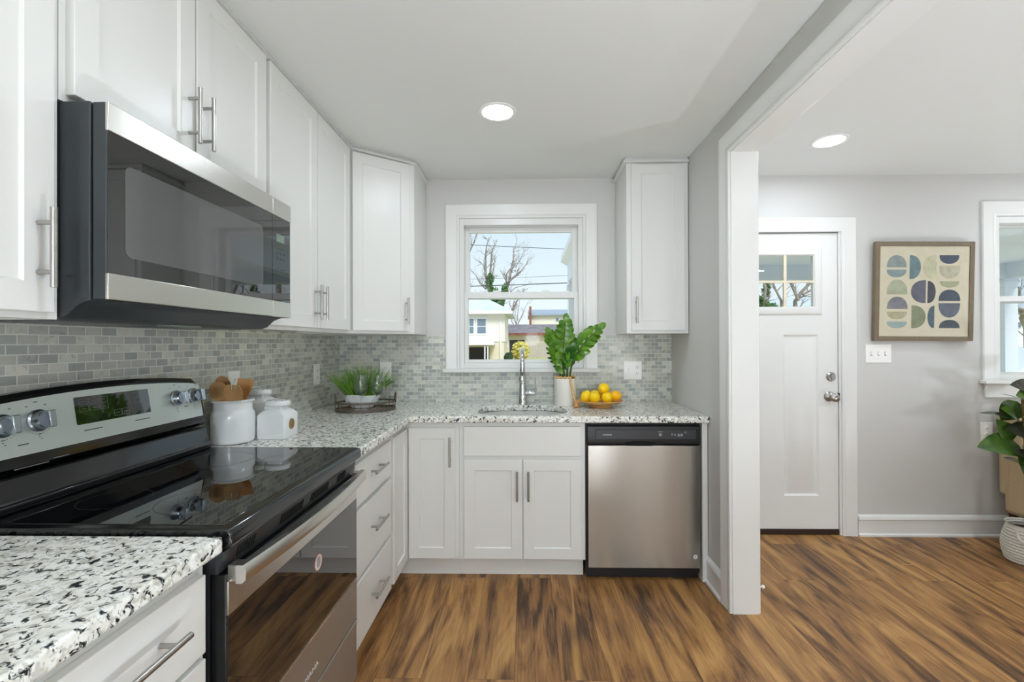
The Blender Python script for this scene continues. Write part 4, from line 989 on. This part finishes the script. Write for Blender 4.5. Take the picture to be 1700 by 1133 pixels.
# ------------------------------------------------------------------ framed art
t = thing('framed_art', 'square framed print of half circles on the entry wall', 'picture', (2.647, YB, 1.31))
AM = Matrix.Translation((2.647, YB, 1.640)) @ Matrix.Rotation(math.radians(.5), 4, 'Y') @ Matrix.Rotation(math.radians(1.2), 4, 'X'); HW, HH = .323, .330
bm = B()
for a in ((-HW, -HW + .030, -HH, HH), (HW - .030, HW, -HH, HH), (-HW + .030, HW - .030, -HH, -HH + .030), (-HW + .030, HW - .030, HH - .030, HH)): box(bm, a[0], a[1], -.040, -.012, a[2], a[3], AM)
obj('frame', bm, 'fr', t, bevel=.0015)
bm = B(); box(bm, -HW + .029, HW - .029, -.034, -.013, -HH + .029, HH - .029, AM); pp = obj('print', bm, 'paper', t)
# shapes: pixel-free layout in print coordinates 0..1 (x right, y down)
def arc_shape(name, kind, x, y, w_, h, c):
    bm = B(); n = 28; pts = []
    if kind == 'top': pts = [(x + w_ / 2 * (1 - math.cos(PI * k / n)), y + h * (1 - math.sin(PI * k / n) ** .8)) for k in range(n + 1)]
    if kind == 'bot': pts = [(x + w_ / 2 * (1 - math.cos(PI * k / n)), y + h * math.sin(PI * k / n) ** .8) for k in range(n + 1)]
    if kind == 'left': pts = [(x + w_ * (1 - math.sin(PI * k / n) ** .8), y + h / 2 * (1 - math.cos(PI * k / n))) for k in range(n + 1)]
    if kind == 'right': pts = [(x + w_ * math.sin(PI * k / n) ** .8, y + h / 2 * (1 - math.cos(PI * k / n))) for k in range(n + 1)]
    q = [(-HW + .030 + a * (2 * HW - .060), HH - .030 - b * (2 * HH - .060)) for a, b in pts]
    bm.faces.new([bm.verts.new(AM @ Vector((a, -.0346, b))) for a, b in q]); q2 = bmesh.ops.extrude_face_region(bm, geom=bm.faces[:])
    bmesh.ops.translate(bm, verts=[v for v in q2['geom'] if isinstance(v, bmesh.types.BMVert)], vec=(0, .0008, 0))
    m = noisy('wash_' + name, c, tuple(min(255, int(v * 1.12 + 6)) for v in c), 18., .7); obj(name, bm, m, pp)
for s_ in (('top', .08, .10, .22, .135, (140, 142, 138)), ('bot', .08, .26, .22, .085, (136, 146, 148)), ('top', .085, .37, .23, .165, (170, 166, 138)), ('top', .09, .56, .23, .135, (128, 122, 128)),
           ('bot', .09, .725, .225, .085, (176, 160, 128)), ('bot', .09, .835, .225, .075, (150, 160, 156)), ('right', .335, .10, .125, .265, (104, 122, 126)), ('left', .485, .10, .15, .265, (200, 188, 154)),
           ('left', .355, .375, .165, .255, (92, 86, 98)), ('right', .54, .385, .09, .245, (66, 60, 70)), ('right', .365, .655, .16, .255, (132, 130, 98)), ('left', .545, .66, .075, .245, (74, 86, 96)),
           ('bot', .665, .10, .22, .095, (68, 70, 88)), ('bot', .665, .215, .235, .145, (192, 176, 152)), ('bot', .675, .388, .215, .070, (164, 156, 124)), ('top', .665, .48, .24, .125, (66, 70, 84)),
           ('bot', .665, .63, .24, .160, (90, 92, 104)), ('top', .675, .815, .23, .092, (62, 66, 74))):
    arc_shape('half_circle', *s_)
bm = B(); box(bm, -HW + .030, HW - .030, -.0378, -.0366, -HH + .030, HH - .030, AM); obj('glazing', bm, 'glass', t)

# ------------------------------------------------------------------ door stop
bm = B(); tube(bm, [(XR2 + .012, 2.345, .072), (XR2 + .078, 2.343, .070)], .004, 10)
t = thing('door_stop', 'white-tipped door stop sticking out beside the opening near the floor', 'door stop', (XR2 + .012, 2.345, .065)); obj('rod', bm, 'plate', t)
bm = B(); lathe(bm, [(0, 0), (.009, 0), (.010, .006), (.007, .012), (0, .013)], 16, Matrix.Translation((XR2 + .078, 2.343, .070)) @ Rx); obj('tip', bm, 'plate', t)

# ------------------------------------------------------------------ rubber plant in a basket, armchair
BX, BY = 2.975, 2.775
t = thing('rubber_plant', 'large dark-leaved rubber plant in a white rope basket by the chair', 'potted plant', (BX, BY, 0))
bm = B(); prf = []
for k in range(13):
    z = .002 + k * .017; r_ = .098 + .026 * math.sin(PI * min(1, .15 + k / 14)); prf += [(r_ - .004, z), (r_ + .002, z + .005), (r_ + .002, z + .011)]
prf = [(0, .002)] + prf + [(.108, .225), (.102, .22), (.102, .17), (0, .17)]
lathe(bm, prf, 40, Matrix.Translation((BX, BY, 0))); bk = obj('basket', bm, 'basket', t)
for s in (-1, 1):
    bm = B(); pts = []
    for k in range(11):
        a = PI * k / 10; pts.append((BX + s * .128 * math.cos(.55) + .0 - (.02 if s < 0 else -.02), BY - .072 + .045 * math.cos(a) - .02, .185 + .0 - .055 * math.sin(a) + .02))
    tube(bm, pts, .008, 8); obj('rope_handle', bm, 'basket', bk)
bm = B(); lathe(bm, [(0, .185), (.101, .185)], 24, Matrix.Translation((BX, BY, 0))); obj('soil', bm, 'soil', t, recalc=False)
bm = B(); tube(bm, [(BX, BY, .17), (BX - .01, BY - .01, .40), (BX - .035, BY - .02, .62), (BX - .06, BY - .03, .80), (BX - .075, BY - .03, 1.0)], [.016, .014, .012, .010, .006], 10)
tube(bm, [(BX + .01, BY + .01, .17), (BX + .04, BY + .02, .6), (BX + .02, BY + .02, 1.02), (BX + .02, BY, 1.2)], [.013, .011, .009, .005], 10); obj('stems', bm, 'bark', t)
LF = [((2.98, 2.74, .97), (2.80, 2.67, 1.0), .10, (0, -.85, .5), 0), ((2.98, 2.72, .66), (2.80, 2.64, .71), .09, (0, -.8, .6), 1), ((2.99, 2.73, .80), (2.83, 2.66, .88), .09, (0, -.8, .5), 0),  # base, tip, width, normal, dark?
    ((2.89, 2.75, .69), (2.62, 2.71, .70), .125, (0, -.75, .65), 0), ((2.88, 2.74, .83), (2.62, 2.70, .905), .050, (0, -.35, .9), 1), ((3.0, 2.75, 1.0), (2.80, 2.70, 1.06), .10, (.1, -.8, .6), 1),
    ((2.97, 2.73, .90), (2.745, 2.70, 1.015), .045, (0, -.3, .9), 0), ((2.89, 2.75, .84), (2.735, 2.69, .925), .085, (0, -.8, .6), 0), ((2.86, 2.76, .72), (2.775, 2.76, .845), .085, (-.2, -.9, .3), 0),
    ((2.98, 2.72, .58), (2.77, 2.65, .685), .095, (0, -.7, .7), 1), ((2.88, 2.74, .66), (2.915, 2.70, .445), .045, (-.3, -.9, .2), 0), ((2.97, 2.75, .76), (2.79, 2.72, .80), .10, (0, -.85, .5), 1),
    ((2.99, 2.72, .36), (2.88, 2.64, .42), .10, (-.2, -.7, .6), 1), ((2.97, 2.75, 1.12), (2.895, 2.71, 1.20), .07, (0, -.9, .3), 1), ((2.94, 2.74, .56), (2.80, 2.75, .63), .06, (0, -.4, .9), 1),
    ((2.90, 2.77, .95), (2.84, 2.80, .83), .11, (0, -.9, .3), 0), ((2.95, 2.75, .80), (3.15, 2.72, .86), .10, (0, -.8, .6), 0), ((2.97, 2.78, .95), (3.16, 2.82, 1.05), .10, (0, -.8, .6), 1), ((2.96, 2.72, .72), (3.05, 2.56, .70), .10, (0, -.3, .9), 0)]
for a, b, w_, nr_, dk in LF:
    bm = B(); leaf(bm, a, b, w_ * 1.25, nr_, .10, .06, 10, .7); lf = obj('leaf', bm, 'ficus_d' if dk else 'ficus', t, recalc=False, angle=60)
# armchair
AX = 3.105
t = thing('armchair', 'beige upholstered armchair against the entry wall behind the rubber plant', 'armchair', (AX + .34, 2.75, 0))
bm = B(); box(bm, AX, AX + .68, 2.42, 3.06, .19, .40); obj('seat_base', bm, 'fabric', t, bevel=.03, bseg=4)
bm = B(); prism(bm, [(3.098, .30), (2.90, .30), (2.95, .80), (2.99, .87), (3.05, .885), (3.098, .85)], AX + .004, AX + .676, lambda y, z, h: (h, y, z)); obj('backrest', bm, 'fabric', t, bevel=.025, bseg=4)
for x in (AX - .004, AX + .594):
    bm = B(); prism(bm, [(3.05, .20), (2.40, .20), (2.40, .56), (2.46, .60), (2.85, .62), (3.02, .66)], x, x + .09, lambda y, z, h: (h, y, z)); obj('armrest', bm, 'fabric', t, bevel=.025, bseg=4)
bm = B(); box(bm, AX + .09, AX + .59, 2.40, 2.92, .40, .50); obj('seat_cushion', bm, 'fabric', t, bevel=.03, bseg=4)
for x in (AX + .05, AX + .63):
    for y in (2.47, 3.04): bm = B(); tube(bm, [(x, y, .001), (x, y, .195)], [.014, .024], 12); obj('leg', bm, 'legwood', t)
# a curl of packing splinter on the floor
bm = B(); tube(bm, [(2.18, 2.725, .003), (2.22, 2.722, .004), (2.25, 2.728, .003)], .0016, 6); obj('wood_splinter', bm, 'bead', label='tiny pale wood splinter on the entry room floor', cat='splinter')

# ------------------------------------------------------------------ outside
def at(u, v, Y):
    """point at depth Y on the sight line of photo pixel (u, v): used to read far places off the photograph"""
    a, b = u - CX, v - 566.5; c, s = math.cos(-ROLL), math.sin(-ROLL); uu, vv = a * c - b * s, a * s + b * c
    x, z2 = uu / F_PX, -vv / F_PX; y = math.cos(PITCH) - z2 * math.sin(PITCH); z = math.sin(PITCH) + z2 * math.cos(PITCH)
    X_ = x * math.cos(YAW) - y * math.sin(YAW); Y_ = x * math.sin(YAW) + y * math.cos(YAW); k = Y / Y_
    return Vector((X_ * k, Y, CAM_H + z * k))
GZ = .36
bm = B(); prism(bm, [(5.35, -.45), (22., GZ), (90., GZ), (90., -1.5), (5.35, -1.5)], -60, 90, lambda a, b, h: (h, a, b)); struct('ground', bm, 'lawn')
# porch of this house
t = thing('porch', 'white front porch with flat ceiling, beams and square posts outside the door', 'porch', (2.8, 4.2, -.45))
bm = B(); box(bm, .40, 5.25, YB + .16, 5.15, -.45, -.03); obj('deck', bm, 'outb', t)
bm = B(); box(bm, .52, 5.06, YB + .16, 4.93, 2.125, 2.15); obj('porch_ceiling', bm, 'outw', t)
bm = B(); box(bm, .46, 5.20, 4.93, 5.07, 1.965, 2.16); box(bm, .46, .60, YB + .16, 4.93, 1.965, 2.16); box(bm, 5.06, 5.20, YB + .16, 4.93, 1.965, 2.16); obj('beam', bm, 'outb', t)
bm = B(); prism(bm, [(.39, 2.20), (.39, 2.26), (2.83, 3.2), (5.27, 2.26), (5.27, 2.20), (5.20, 2.16), (.46, 2.16)], YB + .16, 5.12, lambda a, b, h: (a, h, b)); obj('roof', bm, 'outw', t)
for x in (.46, 5.04):
    bm = B(); box(bm, x, x + .135, 4.93, 5.065, -.03, 1.964); box(bm, x - .015, x + .15, 4.915, 5.08, 1.88, 1.93); obj('post', bm, 'outb' if x > 1 else 'outw', t)
def building(name, label, cat='house'): return thing(name, label, cat, (0, 0, GZ))
def wbox(name, u0, u1, v0, v1, Y, th, m, par):
    a, b = at(u0, v1, Y), at(u1, v0, Y); bm = B(); box(bm, a.x, b.x, Y - .02, Y + th, min(a.z, b.z), max(a.z, b.z)); return obj(name, bm, m, par)
# neighbour's pale house at the left of the kitchen window
Y1 = 26.
c1 = at(838, 522, Y1); t = thing('house', 'pale sided house with hipped roof at the left of the kitchen window view', 'house', (c1.x - 3, Y1 + 4, GZ))
bm = B(); box(bm, c1.x - 9, c1.x, Y1, Y1 + 5, GZ + 1.0, c1.z + .06); obj('wall', bm, 'sid', t)
bm = B(); box(bm, c1.x - 8.95, c1.x - .05, Y1 + .05, Y1 + 4.9, GZ, GZ + 1.0); obj('foundation', bm, 'sid2', t)
ze = c1.z; bm = B(); ex = .45
e_ = [bm.verts.new((c1.x - 9 - ex, Y1 - ex, ze)), bm.verts.new((c1.x + ex, Y1 - ex, ze)), bm.verts.new((c1.x + ex, Y1 + 5 + ex, ze)), bm.verts.new((c1.x - 9 - ex, Y1 + 5 + ex, ze))]
f_ = [bm.verts.new(v.co + Vector((0, 0, .16))) for v in e_]; rdg = [bm.verts.new((c1.x - 5, Y1 + 2.5, ze + 2.3)), bm.verts.new((c1.x - 3.6, Y1 + 2.5, ze + 2.3))]
for k in range(4): quad(bm, e_[k], e_[(k + 1) % 4], f_[(k + 1) % 4], f_[k])
bm.faces.new(e_[::-1]); bm.faces.new((f_[0], f_[1], rdg[1], rdg[0])); bm.faces.new((f_[1], f_[2], rdg[1])); bm.faces.new((f_[2], f_[3], rdg[0], rdg[1])); bm.faces.new((f_[3], f_[0], rdg[0])); obj('roof', bm, 'shing3', t)
bm = B(); box(bm, c1.x - 9 - ex, c1.x + ex, Y1 - ex - .04, Y1 - ex + .02, ze, ze + .17); obj('gutter', bm, 'outw', t)
for u0, u1 in ((777.5, 788), (790.5, 808.5)):
    f = wbox('window', u0, u1, 527, 556, Y1 - .05, .04, 'outw', t); wbox('pane', u0 + 2, u1 - 2, 530, 541, Y1 - .09, .02, 'sash', f); wbox('pane', u0 + 2, u1 - 2, 543, 553.5, Y1 - .09, .02, 'sash', f)
bm = B(); a = at(820, 572, Y1 - 1.2); box(bm, c1.x - 6, a.x, Y1 - 1.3, Y1, a.z - .04, a.z + .18); obj('carport_roof', bm, 'outw', t)
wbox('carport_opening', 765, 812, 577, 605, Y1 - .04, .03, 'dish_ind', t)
for u in (804, 809): wbox('carport_post', u, u + 1.8, 575, 605, Y1 - 1.2, .1, 'outw', t)
a = at(831, 536, Y1); bm = B(); tube(bm, [(a.x, Y1 - .05, a.z), (a.x, Y1 - .05, GZ)], .05, 8); obj('downspout', bm, 'outw', t)
# garage
Y2 = 37.
t = thing('garage', 'low yellow garage with grey shingle roof behind the neighbour house', 'garage', (at(875, 560, Y2).x, Y2 + 3, GZ))
a, b = at(843, 556, Y2), at(960, 600, Y2); bm = B(); box(bm, a.x, b.x, Y2, Y2 + 6, GZ, a.z); obj('wall', bm, 'sid2', t)
r0, r1 = at(836, 556.5, Y2 - .4), at(862, 541, Y2 + 3); bm = B(); prism(bm, [(Y2 - .5, r0.z), (Y2 - .5, r0.z + .18), (Y2 + 3, r1.z + .1), (Y2 + 6.4, r0.z + .18), (Y2 + 6.4, r0.z)], r0.x, b.x + .5, lambda y, z, h: (h, y, z)); obj('roof', bm, 'shing2', t)
bm = B(); box(bm, r0.x, b.x + .5, Y2 - .56, Y2 - .48, r0.z - .05, r0.z + .16); obj('fascia', bm, 'brick', t)
wbox('garage_door', 846, 871, 565, 600, Y2 - .02, .03, 'dish_ind', t)
# house beyond
Y3 = 54.
t = thing('house', 'cream house with blue-grey roof and brick chimney in the distance', 'house', (at(915, 540, Y3).x, Y3 + 4, GZ))
a, b = at(881, 524, Y3), at(970, 560, Y3); bm = B(); box(bm, a.x, b.x, Y3, Y3 + 8, GZ, a.z); obj('wall', bm, 'sid', t)
r1 = at(881, 514.5, Y3 + 4); bm = B(); prism(bm, [(Y3 - .5, a.z - .05), (Y3 - .5, a.z + .15), (Y3 + 4, r1.z), (Y3 + 8.5, a.z + .15), (Y3 + 8.5, a.z - .05)], a.x - .3, b.x, lambda y, z, h: (h, y, z)); obj('roof', bm, 'shing', t)
wbox('chimney', 878.7, 882.3, 509, 546, Y3 - .5, .7, 'brick', t); f = wbox('window', 922, 928.5, 527, 535, Y3 - .04, .04, 'outw', t); wbox('pane', 923, 927.5, 528, 534, Y3 - .07, .02, 'sash', f)
# fence
Y4 = 30.
t = thing('fence', 'grey weathered board fence behind the yellow shrub', 'fence', (at(915, 590, Y4).x, Y4, GZ))
a, b = at(880, 568.5, Y4), at(965, 568.5, Y4); n = int((b.x - a.x) / .15); bm = B()
for k in range(n): box(bm, a.x + k * .15, a.x + k * .15 + .143, Y4, Y4 + .03, GZ, a.z - (.03 if k % 2 else 0))
box(bm, a.x, b.x, Y4 + .03, Y4 + .08, a.z - .3, a.z - .2); obj('boards', bm, 'fence', t)
bm = B(); box(bm, a.x - .12, a.x - .01, Y4 - .02, Y4 + .1, GZ, a.z + .05); obj('post', bm, 'fence', t)
# shrubs: many small leaf blades round a stem
def blades(bm, c, r, n, s, rg):
    for _ in range(n):
        while True:
            q = Vector((rg.uniform(-1, 1), rg.uniform(-1, 1), rg.uniform(-1, 1)))
            if .25 < q.length < 1: break
        p = c + Vector((q.x * r[0], q.y * r[1], q.z * r[2])); u = Vector((rg.gauss(0, 1), rg.gauss(0, 1), rg.gauss(0, 1))).normalized(); v = u.orthogonal().normalized() * .5
        quad(bm, *[bm.verts.new(p + s * k) for k in (u, v, -u, -v)])
def shrub(name, label, u, v0, v1, Y, hw, m, seed):
    a, b = at(u, v0, Y), at(u, v1, Y); t = thing(name, label, 'shrub', (a.x, Y, GZ)); rg = random.Random(seed)
    bm = B(); blades(bm, Vector((a.x, Y, (a.z + b.z) / 2)), (hw, hw, (a.z - b.z) / 2), 650, .10, rg); obj('foliage', bm, m, t, recalc=False, kind='stuff')
    bm = B()
    for k in range(5): tube(bm, [(a.x, Y, GZ), (a.x + rg.uniform(-.6, .6) * hw, Y + rg.uniform(-.5, .5) * hw, (a.z * .6 + b.z * .4))], .02, 6)
    obj('stems', bm, 'treebark', t)
shrub('yellow_shrub', 'yellow-green round shrub in front of the fence', 864, 567, 599, 25, .50, 'bushy', 1)
shrub('dark_shrub', 'small dark evergreen shrub beside the pale house corner', 844, 587, 600, 24, .20, 'bushd', 2)
# bare trees
def limb(bm, p, d, r, L, depth, rg, tips=None):
    n = 4; pts, rs = [p.copy()], [r]
    for k in range(n):
        d = (d + Vector((rg.gauss(0, .16), rg.gauss(0, .10), rg.gauss(.03, .12)))).normalized(); p = p + d * L / n; pts.append(p.copy()); rs.append(r * (1 - .55 * (k + 1) / n))
    tube(bm, pts, rs, 5 if depth < 2 else 6)
    if depth <= 0: return
    for k in range(rg.choice((2, 3, 3))):
        i = rg.randint(1, n); q = pts[i]; nd = (d + Vector((rg.gauss(0, .65), rg.gauss(0, .45), rg.gauss(.12, .4)))).normalized(); limb(bm, q, nd, rs[i] * .68, L * rg.uniform(.55, .8), depth - 1, rg)
def tree(label, paths, Y, seed, ivy=(), depth=3, k=1.):
    """paths: pixel poly-lines with end radii in metres"""
    b = at(*paths[0][0][0], Y); t = thing('bare_tree', label, 'tree', (b.x, Y, GZ)); rg = random.Random(seed); bm = B()
    for pl, r0, r1 in paths:
        r0, r1 = r0 * .58, r1 * .58; pts = [at(u, v, Y) + Vector((0, rg.uniform(-.3, .3), 0)) for u, v in pl]; n = len(pts); rs = [r0 + (r1 - r0) * i / (n - 1) for i in range(n)]; tube(bm, pts, rs, 8)
        for i in range(1, n):
            for _ in range(2):
                w_ = rg.random(); q = pts[i - 1].lerp(pts[i], w_); d = (pts[i] - pts[i - 1]).normalized(); nd = (d + Vector((rg.gauss(0, .7), rg.gauss(0, .5), rg.gauss(.15, .4)))).normalized()
                limb(bm, q, nd, rs[i] * .5, k * rg.uniform(.5, 1.0), depth - 1, rg)
        limb(bm, pts[-1], (pts[-1] - pts[-2]).normalized(), r1, k * .8, depth - 1, rg)
    obj('branches', bm, 'treebark', t, angle=70)
    if ivy:
        bm = B()
        for u, v, ru, rv, n in ivy:
            c = at(u, v, Y); s = Y / F_PX; blades(bm, c, (ru * s, .35, rv * s), n, .10, rg)
        obj('ivy', bm, 'ivy', t, recalc=False, kind='stuff')
tree('bare tree with ivy-covered trunk behind the pale neighbour house', [
    ([(828, 600), (826, 540), (820, 505), (812, 480), (806, 455), (806, 425), (808, 412)], .34, .07),
    ([(820, 505), (816, 480), (814, 450), (817, 420), (819, 410)], .20, .06), ([(812, 480), (818, 455), (820, 440)], .12, .05),
    ([(828, 540), (834, 505), (841, 480), (845, 468), (850, 440), (852, 430)], .28, .07), ([(841, 480), (840, 455), (848, 445)], .12, .05),
    ([(845, 468), (858, 457), (868, 448), (872, 440)], .13, .05), ([(852, 430), (852, 415), (857, 405)], .07, .03), ([(856, 445), (864, 430), (868, 422)], .06, .03),
    ([(840, 492), (856, 478), (868, 474)], .07, .03), ([(806, 480), (796, 470), (790, 458)], .07, .03), ([(840, 530), (850, 515), (861, 496), (866, 488)], .13, .08), ([(812, 500), (798, 498), (788, 494)], .08, .04)],
    33.5, 11, ((812, 470, 7, 16, 200), (820, 490, 9, 14, 240), (838, 484, 6, 14, 170), (826, 505, 11, 12, 320), (815, 462, 5, 10, 100)), 3)
tree('small leafless tree far left outside the kitchen window', [([(772, 600), (774, 480), (778, 420), (786, 400), (790, 390)], .10, .03), ([(778, 420), (782, 408), (783, 396)], .04, .02)], 22., 5, (), 2, .5)
tree('grey leafless brush tree between the garage and the pale house', [([(858, 597), (857, 540), (852, 520), (846, 505)], .10, .05), ([(857, 545), (866, 525), (872, 510)], .09, .04), ([(857, 540), (860, 520), (862, 505)], .07, .03), ([(857, 548), (850, 535), (848, 528)], .07, .04)], 45.5, 8, (), 4, 1.0)
tree('spreading leafless tree seen through the front door glass', [([(1318, 600), (1322, 500), (1332, 485), (1345, 470), (1352, 455)], .22, .10), ([(1322, 500), (1316, 480), (1312, 460)], .16, .08), ([(1330, 490), (1350, 480), (1366, 468)], .12, .06), ([(1300, 600), (1296, 500), (1286, 480), (1278, 462)], .14, .08), ([(1296, 505), (1300, 480), (1302, 460)], .10, .06)], 26., 21, (), 3, 1.3)
tree('ivy-grown leafless tree at the left of the front door glass', [([(1262, 603), (1264, 510), (1266, 480), (1270, 455)], .14, .08), ([(1264, 510), (1272, 495), (1276, 470)], .10, .06)], 22., 22, ((1266, 505, 9, 9, 260), (1272, 482, 4, 14, 120), (1262, 500, 8, 8, 160), (1280, 508, 8, 4, 80)), 2, .7)
tree('leafless street tree beyond the porch post in the entry window', [([(1716, 600), (1714, 545), (1704, 528), (1690, 515), (1680, 508)], .26, .10), ([(1704, 528), (1694, 522), (1682, 520)], .12, .06), ([(1712, 540), (1706, 510), (1696, 492), (1688, 480)], .18, .07)], 24., 23, (), 3, 1.3)
# houses across the street
Y5 = 36.
t = thing('house', 'white house with pale roof seen low through the front door glass', 'house', (at(1330, 520, Y5).x, Y5 + 4, GZ))
a, b = at(1225, 512, Y5), at(1400, 512, Y5); bm = B(); box(bm, a.x, b.x, Y5, Y5 + 8, GZ, a.z); obj('wall', bm, 'sidw', t)
r1 = at(1300, 495, Y5 + 4); bm = B(); prism(bm, [(Y5 - .5, a.z - .05), (Y5 - .5, a.z + .15), (Y5 + 4, r1.z), (Y5 + 8.5, a.z + .15), (Y5 + 8.5, a.z - .05)], a.x - .3, b.x + .3, lambda y, z, h: (h, y, z)); obj('roof', bm, 'shing3', t)
Y6 = 34.
t = thing('house', 'white gabled house with small window in the entry window view', 'house', (at(1720, 560, Y6).x, Y6 + 4, GZ))
a, b = at(1675, 560, Y6), at(1800, 560, Y6); zt = at(1690, 536, Y6).z; bm = B(); prism(bm, [(a.x, GZ), (b.x, GZ), (b.x, zt), ((a.x + b.x) / 2, zt + 3.2), (a.x, zt)], Y6, Y6 + 9, lambda x, z, h: (x, h, z)); obj('wall', bm, 'sidw', t)
bm = B(); m_ = (a.x + b.x) / 2
for s in (-1, 1): x_ = a.x - .4 if s < 0 else b.x + .4; prism(bm, [(m_, zt + 3.25), (x_, zt - .1), (x_, zt + .12), (m_, zt + 3.5)], Y6 - .4, Y6 + 9.4, lambda x, z, h: (x, h, z))
obj('roof', bm, 'shing3', t)
f = wbox('window', 1688, 1696, 534, 545, Y6 - .05, .05, 'outw', t); wbox('pane', 1689, 1695, 535, 544, Y6 - .09, .03, 'sash', f); wbox('shutter', 1684, 1687, 534, 546, Y6 - .05, .04, 'shing', t)
# cone and car by the kerb
cn = at(1684, 592, 17); t = thing('traffic_cone', 'orange traffic cone outside beyond the porch post', 'traffic cone', (cn.x, 17, cn.z))
gz = -.45 + (17 - 5.35) / (22 - 5.35) * (GZ + .45)
t.location.z = gz; hC = at(1684, 576, 17).z - gz
bm = B(); lathe(bm, [(0, 0), (.20, 0), (.20, .03), (.13, .03), (.035, hC), (0, hC)], 24, Matrix.Translation((cn.x, 17, gz))); obj('cone_body', bm, 'cone', t)
bm = B(); lathe(bm, [(.088, .46 * hC), (.062, .72 * hC)], 24, Matrix.Translation((cn.x, 17, gz))); obj('reflective_collar', bm, 'outw', t, recalc=False)
YC = 9.0; ca = at(1681, 621, YC); gz = -.45 + (YC - 5.35) / (22 - 5.35) * (GZ + .45)
t = thing('car', 'white parked car outside the entry window, windscreen edge visible', 'car', (ca.x + 2, YC + .8, gz)); x0 = ca.x - .9
P_ = [(0, .35), (.05, .70), (.85, .86), (1.70, 1.42), (2.9, 1.44), (3.7, .95), (4.2, .88), (4.25, .35)]
bm = B(); prism(bm, P_, YC, YC + 1.7, lambda a, b, h: (x0 + a, h, gz + b)); obj('body', bm, 'carp', t, bevel=.05, bseg=3)
bm = B(); prism(bm, [(1.05, .90), (1.74, 1.36), (2.85, 1.38), (3.50, .93)], YC - .006, YC + .02, lambda a, b, h: (x0 + a, h, gz + b)); obj('side_window', bm, 'carg', t)
for wx in (.85, 3.4):
    for wy in (YC - .02, YC + 1.52): bm = B(); cyl(bm, (x0 + wx, wy, gz + .31), (x0 + wx, wy + .2, gz + .31), .31, seg=28); obj('wheel', bm, 'tyre', t)
# utility wires, each hung from its own pair of poles out of view
for i, (p, q, r_, lb) in enumerate((((781, 403), (950, 411), .012, 'highest utility wire across the kitchen window sky'), ((781, 472), (939, 467), .02, 'thick lower utility wire across the kitchen window sky'), ((802, 460), (936, 455), .008, 'thin utility wire just above the thick one'))):
    Yw = 20. + i * 1.5; a, b = at(*p, Yw), at(*q, Yw); d = (b - a); a2, b2 = a - d * 2.2, b + d * 1.6
    pts = [a2.lerp(b2, k / 12) + Vector((0, 0, -.10 * math.sin(PI * k / 12))) for k in range(13)]
    bm = B(); tube(bm, pts, r_, 5); wr = thing('utility_wire', lb, 'wire', (pts[0].x, Yw, GZ)); obj('cable', bm, 'wire', wr)
    for s_, e2 in (('pole', pts[0]), ('pole', pts[-1])):
        g0 = -.45 + (min(22, Yw) - 5.35) / (22 - 5.35) * (GZ + .45); bm = B(); tube(bm, [(e2.x, Yw, g0), (e2.x, Yw, e2.z + .1)], [.13, .10], 10); obj('pole', bm, 'treebark', wr)
